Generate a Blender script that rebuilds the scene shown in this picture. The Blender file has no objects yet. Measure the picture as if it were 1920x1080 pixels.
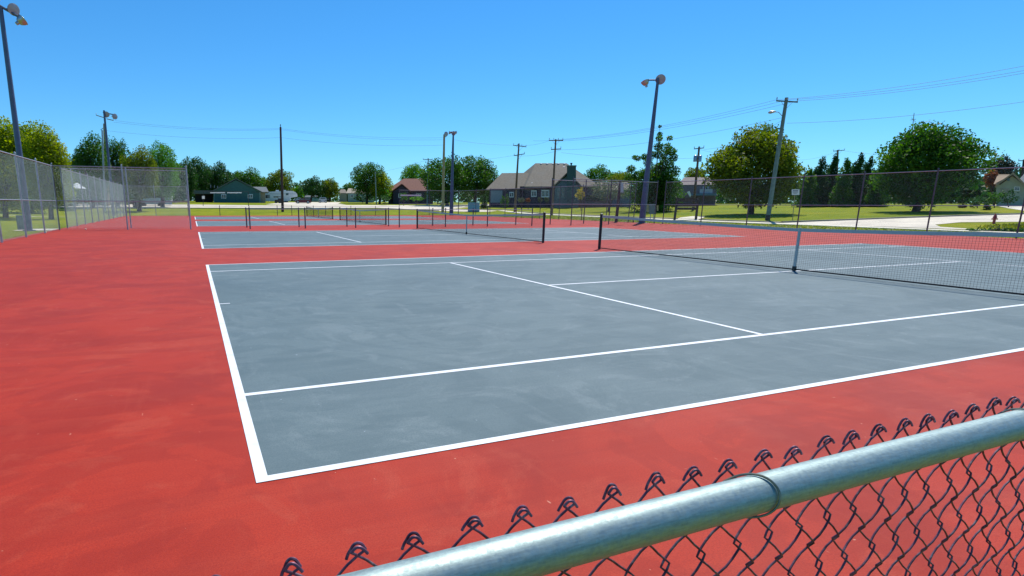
import bpy, bmesh, math, random
import numpy as np
from mathutils import Vector, Matrix
random.seed(7); np.random.seed(7)
R = math.radians
scene = bpy.context.scene
COL = scene.collection

# ------------------------------------------------------------------ camera, sky, sun, exposure
CAM = np.array([-0.20085, -2.69760, 1.38109])
RX, RZ, RR = 1.36204905, -0.38555222, 0.00552201
FPX, PX, PY = 1043.3231, 790.5, 604.4875          # focal length and principal point in 1920x1080 pixels
def _rot():
    cz, sz, cx, sx, cy, sy = math.cos(RZ), math.sin(RZ), math.cos(RX), math.sin(RX), math.cos(RR), math.sin(RR)
    return (np.array([[cz,-sz,0],[sz,cz,0],[0,0,1]]) @ np.array([[1,0,0],[0,cx,-sx],[0,sx,cx]])
            @ np.array([[cy,-sy,0],[sy,cy,0],[0,0,1]]))
ROT = _rot()
cam = bpy.data.cameras.new('camera'); co = bpy.data.objects.new('camera', cam); COL.objects.link(co)
M4 = Matrix([list(ROT[i]) + [CAM[i]] for i in range(3)] + [[0,0,0,1]])
co.matrix_world = M4
cam.sensor_width = 36; cam.lens = FPX/1920*36
cam.shift_x = (960-PX)/1920; cam.shift_y = (PY-540)/1920
cam.clip_start = 0.05; cam.clip_end = 6000
scene.camera = co

SUNV = Vector((0.50, 0.42, 1.0)).normalized()
sun = bpy.data.lights.new('sun', 'SUN'); so = bpy.data.objects.new('sun', sun); COL.objects.link(so)
so.rotation_euler = (-SUNV).to_track_quat('-Z', 'Y').to_euler()
sun.energy = 5.0; sun.angle = R(0.5); sun.color = (1.0, 0.95, 0.87)
world = bpy.data.worlds.new('World'); scene.world = world; world.use_nodes = True
wn = world.node_tree; bg = wn.nodes['Background']
sky = wn.nodes.new('ShaderNodeTexSky'); sky.sky_type = 'NISHITA'; sky.sun_disc = False
sky.sun_elevation = math.asin(SUNV.z); sky.sun_rotation = math.atan2(SUNV.x, SUNV.y)
sky.air_density = 1.0; sky.dust_density = 0.0; sky.ozone_density = 2.2; sky.altitude = 100
hs = wn.nodes.new('ShaderNodeHueSaturation'); hs.inputs['Saturation'].default_value = 1.33
hs.inputs['Hue'].default_value = 0.488; hs.inputs['Value'].default_value = 1.0
tint = wn.nodes.new('ShaderNodeMixRGB'); tint.blend_type = 'MULTIPLY'; tint.inputs[0].default_value = 1; tint.inputs[2].default_value = (.47, .94, 1.38, 1)
gm = wn.nodes.new('ShaderNodeGamma'); gm.inputs[1].default_value = .82; wn.links.new(sky.outputs[0], gm.inputs[0]); wn.links.new(gm.outputs[0], hs.inputs['Color']); wn.links.new(hs.outputs[0], tint.inputs[1]); wn.links.new(tint.outputs[0], bg.inputs[0])
bg.inputs[1].default_value = 0.15
vs = scene.view_settings; vs.view_transform = 'Standard'; vs.look = 'None'; vs.gamma = 1; vs.exposure = 0.0
vs.use_curve_mapping = False

# ------------------------------------------------------------------ ground height and placing helpers
def H(x, y):
    dx = max(-8-x, 0, x-37); dy = max(-6-y, 0, y-68)
    t = math.hypot(dx, dy)-6
    return -0.03 + (2.4*(1-math.exp(-t/45.)) if t > 0 else 0.)
def Hn(x, y):
    dx = np.maximum(np.maximum(-8-x, 0), x-37); dy = np.maximum(np.maximum(-6-y, 0), y-68)
    t = np.maximum(np.hypot(dx, dy)-6, 0)
    return -0.03+2.4*(1-np.exp(-t/45.))
def ray(u, v):
    return ROT @ np.array([(u-PX)/FPX, -(v-PY)/FPX, -1.0])
def ground(u, v, dmax=300):
    d = ray(u, v); d = d/np.hypot(d[0], d[1]); t = 0.5
    while t < dmax:
        q = CAM+d*t
        if q[2] < H(q[0], q[1]): break
        t += 0.05 if t < 60 else 0.2
    return np.array([q[0], q[1], H(q[0], q[1])])
def far(u, D):
    d = ray(u, 400); d = d/np.hypot(d[0], d[1]); q = CAM+d*D
    return np.array([q[0], q[1], H(q[0], q[1])])
def at(u, v, D):
    d = ray(u, v); return CAM+d*(D/np.hypot(d[0], d[1]))
class Frame:
    """a standing place: origin on the ground, b points away from the camera side, r to the right"""
    def __init__(s, u, v=None, D=None, rot=0.0):
        s.o = ground(u, v) if D is None else far(u, D)
        w = s.o[:2]-CAM[:2]; s.D = float(np.hypot(*w)); a = math.atan2(w[1], w[0])+R(rot)
        s.b = np.array([math.cos(a), math.sin(a), 0]); s.r = np.array([s.b[1], -s.b[0], 0])
    def P(s, u, v, dep=0.0):                       # world-size local point for a sight line at a depth behind the origin
        d = ray(u, v); t = ((s.o+s.b*dep-CAM) @ s.b)/(d @ s.b)
        return CAM+d*t-s.o
    def L(s, x, dep, z):                           # metres right, metres back, metres up
        return s.r*x+s.b*dep+np.array([0, 0, z])

# ------------------------------------------------------------------ mesh builder
class MB:
    def __init__(s): s.v = []; s.f = []; s.n = 0
    def add(s, v, f):
        v = [tuple(map(float, p)) for p in v]
        s.f += [tuple(i+s.n for i in q) for q in f]; s.v += v; s.n += len(v); return s
    def hexa(s, p):     # 8 points: bottom 4 (ccw), top 4
        return s.add(p, [(3,2,1,0),(4,5,6,7),(0,1,5,4),(1,2,6,5),(2,3,7,6),(3,0,4,7)])
    def box(s, x0, x1, y0, y1, z0, z1):
        return s.hexa([(x0,y0,z0),(x1,y0,z0),(x1,y1,z0),(x0,y1,z0),(x0,y0,z1),(x1,y0,z1),(x1,y1,z1),(x0,y1,z1)])
    def fbox(s, F, x0, x1, d0, d1, z0, z1):
        return s.hexa([F.L(x0,d0,z0),F.L(x1,d0,z0),F.L(x1,d1,z0),F.L(x0,d1,z0),F.L(x0,d0,z1),F.L(x1,d0,z1),F.L(x1,d1,z1),F.L(x0,d1,z1)])
    def pbox(s, F, u0, u1, v0, v1, dep, th, drop=0.0):   # box whose front matches a sight-line rectangle, thickness th behind
        a = F.P(u0, v1, dep); b = F.P(u1, v1, dep); c = F.P(u1, v0, dep); d = F.P(u0, v0, dep)
        a = a-[0,0,drop]; b = b-[0,0,drop]; k = F.b*th
        return s.hexa([a, b, b+k, a+k, d, c, c+k, d+k])
    def prism(s, front, k):     # front polygon pushed back by vector k
        n = len(front); front = [np.array(p, float) for p in front]; k = np.array(k)
        return s.add(front+[p+k for p in front], [tuple(range(n-1,-1,-1)), tuple(range(n,2*n))]+[(i,(i+1)%n,n+(i+1)%n,n+i) for i in range(n)])
    def hull(s, pts):
        bm = bmesh.new()
        for p in pts: bm.verts.new(tuple(map(float, p)))
        bmesh.ops.convex_hull(bm, input=bm.verts); bm.verts.index_update()
        s.add([v.co[:] for v in bm.verts], [tuple(v.index for v in f.verts) for f in bm.faces]); bm.free(); return s
    def tube(s, pts, r, n=8, cap=True):
        pts = [np.array(p, float) for p in pts]; m = len(pts)
        rr = r if isinstance(r, (list, tuple)) else [r]*m
        vs_ = []; prev = None
        for i in range(m):
            t = pts[min(i+1, m-1)]-pts[max(i-1, 0)]; t = t/(np.linalg.norm(t)+1e-12)
            if prev is None:
                a = np.array([0,0,1.]) if abs(t[2]) < .9 else np.array([1.,0,0]); a = np.cross(t, a)
            else: a = prev-t*(prev@t)
            a = a/np.linalg.norm(a); prev = a; b = np.cross(t, a)
            for k in range(n):
                q = 2*math.pi*k/n; vs_.append(pts[i]+(a*math.cos(q)+b*math.sin(q))*rr[i])
        f = [(i*n+k, i*n+(k+1)%n, (i+1)*n+(k+1)%n, (i+1)*n+k) for i in range(m-1) for k in range(n)]
        if cap: f += [tuple(range(n-1,-1,-1)), tuple(range((m-1)*n, m*n))]
        return s.add(vs_, f)
    def lathe(s, c, d, prof, n=20):      # prof: (along, radius) pairs
        c = np.array(c, float); d = np.array(d, float); d = d/np.linalg.norm(d)
        a = np.cross(d, [0,0,1.] if abs(d[2]) < .9 else [1.,0,0]); a /= np.linalg.norm(a); b = np.cross(d, a); v = []
        for al, ra in prof:
            for k in range(n):
                q = 2*math.pi*k/n; v.append(c+d*al+(a*math.cos(q)+b*math.sin(q))*ra)
        m = len(prof)
        f = [(i*n+k, i*n+(k+1)%n, (i+1)*n+(k+1)%n, (i+1)*n+k) for i in range(m-1) for k in range(n)]
        f += [tuple(range(n-1,-1,-1)), tuple(range((m-1)*n, m*n))]
        return s.add(v, f)
    def build(s, name, mat, parent=None, smooth=False):
        me = bpy.data.meshes.new(name); me.from_pydata(s.v, [], s.f); me.update()
        return link(me, name, mat, parent, smooth)
def link(me, name, mat, parent=None, smooth=False, fix=True):
    if fix:
        bm = bmesh.new(); bm.from_mesh(me); bmesh.ops.recalc_face_normals(bm, faces=bm.faces); bm.to_mesh(me); bm.free()
    me.materials.append(mat)
    if smooth:
        me.polygons.foreach_set('use_smooth', [True]*len(me.polygons))
        try: me.set_sharp_from_angle(angle=R(40))
        except Exception: pass
    o = bpy.data.objects.new(name, me); COL.objects.link(o)
    if parent: o.parent = parent
    return o
def npmesh(name, verts, quads, mat, parent=None):
    me = bpy.data.meshes.new(name); nv = len(verts); nf, k = quads.shape
    me.vertices.add(nv); me.vertices.foreach_set('co', verts.astype(np.float32).ravel())
    me.loops.add(nf*k); me.loops.foreach_set('vertex_index', quads.astype(np.int32).ravel())
    me.polygons.add(nf); me.polygons.foreach_set('loop_start', np.arange(0, nf*k, k, dtype=np.int32))
    me.polygons.foreach_set('loop_total', np.full(nf, k, dtype=np.int32)); me.update(); me.validate()
    me.materials.append(mat); o = bpy.data.objects.new(name, me); COL.objects.link(o)
    if parent: o.parent = parent
    return o
def nptubes(name, lines, r, sides, mat, parent=None):
    """many polylines (equal length arrays) as thin tubes in one mesh; lines: (L, N, 3)"""
    L_, N, _ = lines.shape
    t = np.zeros_like(lines); t[:,1:-1] = lines[:,2:]-lines[:,:-2]; t[:,0] = lines[:,1]-lines[:,0]; t[:,-1] = lines[:,-1]-lines[:,-2]
    t /= np.linalg.norm(t, axis=2, keepdims=True)+1e-12
    ref = np.array([0.13, 1.0, 0.07]); a = np.cross(t, ref); a /= np.linalg.norm(a, axis=2, keepdims=True)+1e-12; b = np.cross(t, a)
    V = []
    for k in range(sides):
        q = 2*math.pi*k/sides; V.append(lines+(a*math.cos(q)+b*math.sin(q))*r)
    V = np.stack(V, axis=2)                      # L,N,S,3
    idx = np.arange(L_*N*sides).reshape(L_, N, sides); i0 = idx[:,:-1,:]; i1 = idx[:,1:,:]
    q = np.stack([i0, np.roll(i0,-1,axis=2), np.roll(i1,-1,axis=2), i1], axis=-1).reshape(-1, 4)
    o = npmesh(name, V.reshape(-1,3), q, mat, parent)
    return o
def tag(o, label=None, cat=None, group=None, kind=None):
    if label: o['label'] = label
    if cat: o['category'] = cat
    if group: o['group'] = group
    if kind: o['kind'] = kind
    return o
def empty(name, loc, label, cat, group=None):
    o = bpy.data.objects.new(name, None); COL.objects.link(o); o.location = tuple(map(float, loc)); o.empty_display_size = .3
    return tag(o, label, cat, group)

# ------------------------------------------------------------------ materials
def nodes(name):
    m = bpy.data.materials.new(name); m.use_nodes = True; return m, m.node_tree.nodes, m.node_tree.links, m.node_tree.nodes['Principled BSDF']
def mat(name, col, rough=.6, metal=0., var=.12, scale=6., bump=0., bscale=60., spec=.5, dirt=None, dscale=1.5):
    m, n, l, p = nodes(name)
    g = n.new('ShaderNodeNewGeometry'); tx = n.new('ShaderNodeTexNoise'); tx.inputs['Scale'].default_value = scale; tx.inputs['Detail'].default_value = 6
    l.new(g.outputs['Position'], tx.inputs['Vector'])
    rp = n.new('ShaderNodeValToRGB'); c = col
    rp.color_ramp.elements[0].position = .3; rp.color_ramp.elements[1].position = .7
    rp.color_ramp.elements[0].color = (*[x*(1-var) for x in c], 1); rp.color_ramp.elements[1].color = (*[min(1, x*(1+var)) for x in c], 1)
    l.new(tx.outputs['Fac'], rp.inputs[0]); out = rp.outputs[0]
    if dirt:
        t2 = n.new('ShaderNodeTexNoise'); t2.inputs['Scale'].default_value = dscale; t2.inputs['Detail'].default_value = 8; t2.inputs['Roughness'].default_value = .7
        l.new(g.outputs['Position'], t2.inputs['Vector']); r2 = n.new('ShaderNodeValToRGB')
        r2.color_ramp.elements[0].position = .5; r2.color_ramp.elements[1].position = .72; l.new(t2.outputs['Fac'], r2.inputs[0])
        mx = n.new('ShaderNodeMixRGB'); l.new(r2.outputs[0], mx.inputs[0]); l.new(out, mx.inputs[1]); mx.inputs[2].default_value = (*dirt, 1); out = mx.outputs[0]
    l.new(out, p.inputs['Base Color']); p.inputs['Roughness'].default_value = rough; p.inputs['Metallic'].default_value = metal
    p.inputs['Specular IOR Level'].default_value = spec
    if bump:
        tb = n.new('ShaderNodeTexNoise'); tb.inputs['Scale'].default_value = bscale; tb.inputs['Detail'].default_value = 4; l.new(g.outputs['Position'], tb.inputs['Vector'])
        bn = n.new('ShaderNodeBump'); bn.inputs['Strength'].default_value = bump; bn.inputs['Distance'].default_value = .01
        l.new(tb.outputs['Fac'], bn.inputs['Height']); l.new(bn.outputs[0], p.inputs['Normal'])
    return m

def court_mat(name, base, dark, light, rough, angle=.12, fleck=None):
    """acrylic court paint: squeegee streaks, blotches, swirls and small flecks"""
    m, n, l, p = nodes(name); g = n.new('ShaderNodeNewGeometry')
    def noise(sc, det=5, ro=.55, scale=(1,1,1), rot=0, dist=0, loc=(0,0,0)):
        mp = n.new('ShaderNodeMapping'); mp.inputs['Scale'].default_value = scale; mp.inputs['Rotation'].default_value = (0,0,rot); mp.inputs['Location'].default_value = loc
        l.new(g.outputs['Position'], mp.inputs['Vector']); t = n.new('ShaderNodeTexNoise')
        t.inputs['Scale'].default_value = sc; t.inputs['Detail'].default_value = det; t.inputs['Roughness'].default_value = ro; t.inputs['Distortion'].default_value = dist
        l.new(mp.outputs[0], t.inputs['Vector']); return t.outputs['Fac']
    def ramp(src, a, b, inv=False):
        r = n.new('ShaderNodeMapRange'); r.inputs['From Min'].default_value = a; r.inputs['From Max'].default_value = b; r.clamp = True
        if inv: r.inputs['To Min'].default_value = 1; r.inputs['To Max'].default_value = 0
        l.new(src, r.inputs['Value']); return r.outputs[0]
    def mul(src, k):
        q = n.new('ShaderNodeMath'); q.operation = 'MULTIPLY'; l.new(src, q.inputs[0]); q.inputs[1].default_value = k; return q.outputs[0]
    def mix(fac, a, col):
        q = n.new('ShaderNodeMixRGB'); l.new(fac, q.inputs[0])
        if isinstance(a, tuple): q.inputs[1].default_value = (*a, 1)
        else: l.new(a, q.inputs[1])
        q.inputs[2].default_value = (*col, 1); return q.outputs[0]
    c = mix(mul(ramp(noise(.30, 9, .55, dist=2.2), .45, .60), .48), base, dark)                 # big soft stains
    c = mix(mul(ramp(noise(.8, 9, .66, dist=2.6, loc=(7,3,0)), .54, .63), .40), c, light)       # worn swirls with ragged edges
    c = mix(mul(ramp(noise(.55, 6, .55, dist=4.0, loc=(17,3,0)), .50, .54), .30), c, dark)      # arc-shaped roller marks
    c = mix(mul(ramp(noise(1.0, 10, .68, scale=(.22,3.2,1), rot=angle), .48, .72), .26), c, light) # squeegee streaks
    c = mix(mul(ramp(noise(1.0, 10, .7, scale=(.5,12,1), rot=angle+.08, loc=(3,9,0)), .50, .74), .32), c, dark)
    c = mix(mul(ramp(noise(1.0, 10, .7, scale=(9,.6,1), rot=angle-.05, loc=(13,9,0)), .56, .74), .30), c, light)
    c = mix(mul(ramp(noise(4, 10, .75, dist=1.0, loc=(1,1,4)), .54, .70), .30), c, dark)
    c = mix(mul(ramp(noise(120, 3, .6), .42, .62), .50), c, dark)                                # grit
    c = mix(mul(ramp(noise(22, 2, .5, loc=(2,0,0)), .755, .78), .6), c, fleck or light)           # pale flecks
    c = mix(mul(ramp(noise(31, 2, .5, scale=(1,.25,1), rot=.7, loc=(5,0,0)), .76, .79), .5), c, fleck or light)  # short scuffs
    l.new(c, p.inputs['Base Color']); p.inputs['Roughness'].default_value = rough; p.inputs['Specular IOR Level'].default_value = .24
    rr = n.new('ShaderNodeMapRange'); rr.inputs['To Min'].default_value = rough-.08; rr.inputs['To Max'].default_value = rough+.1
    l.new(noise(.6, 5, .6, dist=1.5, loc=(4,4,0)), rr.inputs['Value']); l.new(rr.outputs[0], p.inputs['Roughness'])
    bn = n.new('ShaderNodeBump'); bn.inputs['Strength'].default_value = .35; bn.inputs['Distance'].default_value = .004
    l.new(noise(220, 3, .7), bn.inputs['Height']); l.new(bn.outputs[0], p.inputs['Normal'])
    return m

def grass_mat():
    m, n, l, p = nodes('grass'); g = n.new('ShaderNodeNewGeometry')
    def noise(sc, det=5, scale=(1,1,1)):
        mp = n.new('ShaderNodeMapping'); mp.inputs['Scale'].default_value = scale; l.new(g.outputs['Position'], mp.inputs['Vector'])
        t = n.new('ShaderNodeTexNoise'); t.inputs['Scale'].default_value = sc; t.inputs['Detail'].default_value = det; t.inputs['Roughness'].default_value = .65
        l.new(mp.outputs[0], t.inputs['Vector']); return t.outputs['Fac']
    def ramp(src, cols):
        r = n.new('ShaderNodeValToRGB'); e = r.color_ramp.elements; e[0].position, e[0].color = cols[0][0], (*cols[0][1], 1); e[1].position, e[1].color = cols[-1][0], (*cols[-1][1], 1)
        for q, c in cols[1:-1]: x = e.new(q); x.color = (*c, 1)
        l.new(src, r.inputs[0]); return r.outputs[0]
    a = ramp(noise(.12, 6), [(.3, (.15,.215,.006)), (.5, (.25,.29,.007)), (.7, (.34,.32,.012))])
    b = ramp(noise(1.1, 8), [(.3, (.55,.66,.5)), (.7, (1.15,1.1,1.1))])
    c = ramp(noise(14, 6), [(.3, (.6,.62,.5)), (.72, (1.2,1.15,1.2))])
    m1 = n.new('ShaderNodeMixRGB'); m1.blend_type = 'MULTIPLY'; m1.inputs[0].default_value = .8; l.new(a, m1.inputs[1]); l.new(b, m1.inputs[2])
    m2 = n.new('ShaderNodeMixRGB'); m2.blend_type = 'MULTIPLY'; m2.inputs[0].default_value = .7; l.new(m1.outputs[0], m2.inputs[1]); l.new(c, m2.inputs[2])
    l.new(m2.outputs[0], p.inputs['Base Color']); p.inputs['Roughness'].default_value = .9; p.inputs['Specular IOR Level'].default_value = .1
    bn = n.new('ShaderNodeBump'); bn.inputs['Strength'].default_value = .8; bn.inputs['Distance'].default_value = .08
    l.new(noise(9, 6), bn.inputs['Height']); l.new(bn.outputs[0], p.inputs['Normal']); return m

def leaf_mat(name, c1, c2, c3=None, trans=.42):
    m, n, l, p = nodes(name); g = n.new('ShaderNodeNewGeometry')
    t = n.new('ShaderNodeTexNoise'); t.inputs['Scale'].default_value = .55; t.inputs['Detail'].default_value = 3; l.new(g.outputs['Position'], t.inputs['Vector'])
    r = n.new('ShaderNodeValToRGB'); e = r.color_ramp.elements; e[0].position = .32; e[0].color = (*c1, 1); e[1].position = .62; e[1].color = (*c2, 1)
    if c3: x = e.new(.74); x.color = (*c3, 1)
    l.new(t.outputs['Fac'], r.inputs[0])
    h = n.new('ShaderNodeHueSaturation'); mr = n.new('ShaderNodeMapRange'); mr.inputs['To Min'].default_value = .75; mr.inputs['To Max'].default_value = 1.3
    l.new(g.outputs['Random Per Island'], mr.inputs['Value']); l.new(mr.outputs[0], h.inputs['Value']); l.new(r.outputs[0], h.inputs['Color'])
    l.new(h.outputs[0], p.inputs['Base Color']); p.inputs['Roughness'].default_value = .55; p.inputs['Specular IOR Level'].default_value = .3
    tr = n.new('ShaderNodeBsdfTranslucent'); h2 = n.new('ShaderNodeHueSaturation'); h2.inputs['Value'].default_value = 1.5; h2.inputs['Saturation'].default_value = 1.1
    l.new(h.outputs[0], h2.inputs['Color']); l.new(h2.outputs[0], tr.inputs['Color'])
    mx = n.new('ShaderNodeMixShader'); mx.inputs[0].default_value = trans; l.new(p.outputs[0], mx.inputs[1]); l.new(tr.outputs[0], mx.inputs[2])
    l.new(mx.outputs[0], n['Material Output'].inputs[0]); return m

RED = court_mat('red_acrylic', (.445,.033,.011), (.265,.014,.006), (.50,.074,.034), .70, fleck=(.70,.34,.22))
GREY = court_mat('grey_acrylic', (.140,.190,.194), (.080,.124,.134), (.225,.275,.275), .66, angle=-.35, fleck=(.4,.45,.5))
WHITE = mat('white_line_paint', (.80,.81,.80), .55, var=.05, scale=9, dirt=(.6,.63,.64), dscale=3)
GRASS = grass_mat()
CONC = mat('concrete', (.72,.66,.50), .85, var=.10, scale=2, bump=.3, bscale=30, dirt=(.38,.34,.26), dscale=.5)
ASPH = mat('pale_road', (.68,.60,.46), .9, var=.12, scale=.8, bump=.3, bscale=20, dirt=(.48,.42,.33), dscale=.3)
KERB = mat('kerb_stone', (.30,.27,.22), .85, var=.15)
def galv(name, col=(.29,.37,.355), rough=.50):
    m, n, l, p = nodes(name); g = n.new('ShaderNodeNewGeometry')
    v = n.new('ShaderNodeTexVoronoi'); v.inputs['Scale'].default_value = 260; l.new(g.outputs['Position'], v.inputs['Vector'])
    t = n.new('ShaderNodeTexNoise'); t.inputs['Scale'].default_value = 220; t.inputs['Detail'].default_value = 8; t.inputs['Roughness'].default_value = .75; l.new(g.outputs['Position'], t.inputs['Vector'])
    mp = n.new('ShaderNodeMapping'); mp.inputs['Scale'].default_value = (18, 160, 160); l.new(g.outputs['Position'], mp.inputs['Vector'])
    t3 = n.new('ShaderNodeTexNoise'); t3.inputs['Scale'].default_value = 3; t3.inputs['Detail'].default_value = 6; l.new(mp.outputs[0], t3.inputs['Vector'])
    a = n.new('ShaderNodeMath'); a.operation = 'ADD'; l.new(t.outputs['Fac'], a.inputs[0]); l.new(t3.outputs['Fac'], a.inputs[1])
    r = n.new('ShaderNodeMapRange'); r.inputs['From Min'].default_value = .7; r.inputs['From Max'].default_value = 1.3
    l.new(a.outputs[0], r.inputs['Value'])
    x = n.new('ShaderNodeMixRGB'); x.inputs[1].default_value = (*[c*.80 for c in col], 1); x.inputs[2].default_value = (*[min(1, c*1.25) for c in col], 1)
    l.new(r.outputs[0], x.inputs[0]); l.new(x.outputs[0], p.inputs['Base Color'])
    q = n.new('ShaderNodeMapRange'); q.inputs['To Min'].default_value = rough-.05; q.inputs['To Max'].default_value = rough+.14
    l.new(v.outputs['Color'], q.inputs['Value']); l.new(q.outputs[0], p.inputs['Roughness']); p.inputs['Metallic'].default_value = .62
    bn = n.new('ShaderNodeBump'); bn.inputs['Strength'].default_value = .12; bn.inputs['Distance'].default_value = .001
    l.new(t.outputs['Fac'], bn.inputs['Height']); l.new(bn.outputs[0], p.inputs['Normal']); return m
RAIL = galv('galvanised_rail')
WIRE = mat('weathered_wire', (.14,.055,.085), .55, .45, var=.5, scale=60, dirt=(.30,.26,.27), dscale=70)
PIPE = mat('fence_pipe', (.36,.41,.43), .5, .5, var=.15)
DARKPIPE = mat('dark_fence_pipe', (.10,.095,.11), .5, .4, var=.2)
MESHM = mat('fence_wire_silver', (.30,.38,.38), .5, .3, var=.1)
TIE = mat('tie_wire_metal', (.20,.20,.15), .4, .7, var=.3, scale=80)
MESHL = mat('fence_wire_bright', (.46,.58,.58), .5, .25, var=.1)
BLACK = mat('black_paint', (.015,.018,.017), .5, var=.2)
CORD = mat('net_cord', (.012,.014,.016), .8, var=.1)
BAND = mat('net_headband', (.46,.47,.44), .8, var=.06, scale=20)
STEEL = mat('blue_grey_steel', (.085,.12,.19), .45, .3, var=.15, scale=3)
STEELTEAL = mat('weathered_green_pole', (.13,.20,.18), .7, .0, var=.2, scale=4)
WOOD = mat('weathered_wood', (.17,.105,.065), .85, var=.3, scale=8, bump=.4, bscale=30)
PALEWOOD = mat('pale_wood', (.38,.29,.15), .85, var=.2, scale=8)
DWOOD = mat('dark_brown_wood', (.055,.035,.035), .8, var=.25, scale=6)
LAMPMETAL = mat('lamp_housing', (.42,.43,.44), .35, .7, var=.1)
LENS = mat('lamp_lens', (.36,.35,.39), .18, .0, var=.1, spec=.8)
GLASSD = mat('dark_window_glass', (.02,.03,.05), .08, var=.2, spec=.9)
WTRIM = mat('white_trim', (.72,.73,.72), .6, var=.05)
TRUNK = mat('tree_bark', (.07,.05,.035), .9, var=.3, scale=5, bump=.6, bscale=15)
TRED = mat('hydrant_red', (.45,.02,.02), .4, var=.15)

# ------------------------------------------------------------------ ground
def axis(a, b, fine, lo, hi):
    x = list(np.arange(a, b+1e-6, fine)); s = fine
    while x[-1] < hi: s *= 1.25; x.append(x[-1]+s)
    s = fine; y = []; c = a
    while c > lo: s *= 1.25; c -= s; y.append(c)
    return np.array(y[::-1]+x)
ax = axis(-70, 150, 1.25, -2500, 2500); ay = axis(-14, 190, 1.25, -1500, 3000)
X, Y = np.meshgrid(ax, ay, indexing='ij'); Z = Hn(X, Y)
idx = np.arange(X.size).reshape(X.shape)
q = np.stack([idx[:-1,:-1], idx[1:,:-1], idx[1:,1:], idx[:-1,1:]], axis=-1).reshape(-1,4)
gr = npmesh('lawn_ground', np.stack([X.ravel(), Y.ravel(), Z.ravel()], 1), q, GRASS); tag(gr, kind='structure')
gr.data.polygons.foreach_set('use_smooth', [True]*len(gr.data.polygons))

def drape(name, poly, m, lift, step=2.0):
    bm = bmesh.new(); vs_ = [bm.verts.new((p[0], p[1], 0)) for p in poly]; bm.faces.new(vs_)
    bmesh.ops.triangulate(bm, faces=bm.faces)
    for _ in range(9):
        es = [e for e in bm.edges if e.calc_length() > step]
        if not es: break
        bmesh.ops.subdivide_edges(bm, edges=es, cuts=1); bmesh.ops.triangulate(bm, faces=bm.faces)
    for v in bm.verts: v.co.z = H(v.co.x, v.co.y)+lift
    for f in bm.faces:
        if f.normal.z < 0: f.normal_flip()
    me = bpy.data.meshes.new(name); bm.to_mesh(me); bm.free(); me.materials.append(m)
    o = bpy.data.objects.new(name, me); COL.objects.link(o); return tag(o, kind='structure')
def ribbon(name, pts, w, m, lift, th=0.0):
    pts = [np.array(p[:2], float) for p in pts]; P = []
    for a, b in zip(pts[:-1], pts[1:]):
        k = max(1, int(np.linalg.norm(b-a)/1.2)); P += [a+(b-a)*i/k for i in range(k)]
    P.append(pts[-1]); mb = MB(); V = []; 
    for i, p in enumerate(P):
        t = P[min(i+1, len(P)-1)]-P[max(i-1, 0)]; t = t/np.linalg.norm(t); nn = np.array([-t[1], t[0]])
        for s_ in (-1, 1):
            e = p+nn*w/2*s_; V.append((e[0], e[1], H(*e)+lift+th)); V.append((e[0], e[1], H(*e)-.05))
    f = []
    for i in range(len(P)-1):
        a, b = 4*i, 4*i+4; f += [(a, a+2, b+2, b), (a+1, a, b, b+1), (a+2, a+3, b+3, b+2)]
    mb.add(V, f); return tag(mb.build(name, m), kind='structure')

XR0, XR1 = 35.2, 33.0            # right edge of the slab at Y=0 and at Y=67
def xr(y): return XR0+(XR1-XR0)*y/67.
Y0S, Y1S = -2.62, 66.6
mb = MB(); A = [(-6.9, Y0S), (xr(Y0S)+.35, Y0S), (xr(Y1S)+.35, Y1S), (-6.9, Y1S)]
mb.prism([(x, y, 0.0) for x, y in A], (0, 0, -.2)); tag(mb.build('court_slab', RED), kind='structure')
mb = MB(); mb.prism([(-40, -30, .0), (60, -30, .0), (60, Y0S-.004, .0), (-40, Y0S-.004, .0)], (0, 0, -.1))
COURTS = [0.0, 15.96, 34.5, 50.1]
CL, CW, NX = 23.77, 10.97, 11.885
def sheet(mb, x0, x1, y0, y1, z): mb.add([(x0,y0,z),(x1,y0,z),(x1,y1,z),(x0,y1,z)], [(0,1,2,3)])
mg = MB(); ml = MB(); lw = .06
for D in COURTS:
    sheet(mg, .01, CL-.01, D+.01, D+CW-.01, .002)
    z = .004
    for y0, y1 in ((0, lw), (CW-lw, CW)): sheet(ml, 0, CL, D+y0, D+y1, z)
    for x0, x1 in ((0, .062), (CL-.062, CL)): sheet(ml, x0, x1, D+lw, D+CW-lw, z)
    for yy in (1.372, CW-1.372-lw): sheet(ml, .062, CL-.062, D+yy, D+yy+lw, z)
    for xx in (NX-6.40, NX+6.40-lw): sheet(ml, xx, xx+lw, D+1.372+lw, D+CW-1.372-lw, z)
    for xa, xb in ((NX-6.40+lw, NX+6.40-lw),): sheet(ml, xa, xb, D+CW/2-lw/2, D+CW/2+lw/2, z)
    sheet(ml, .062, .20, D+CW/2-.02, D+CW/2+.02, z); sheet(ml, CL-.20, CL-.062, D+CW/2-.02, D+CW/2+.02, z)
tag(mg.build('grey_court_surface', GREY), kind='structure'); tag(ml.build('painted_court_lines', WHITE), kind='structure')

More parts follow.
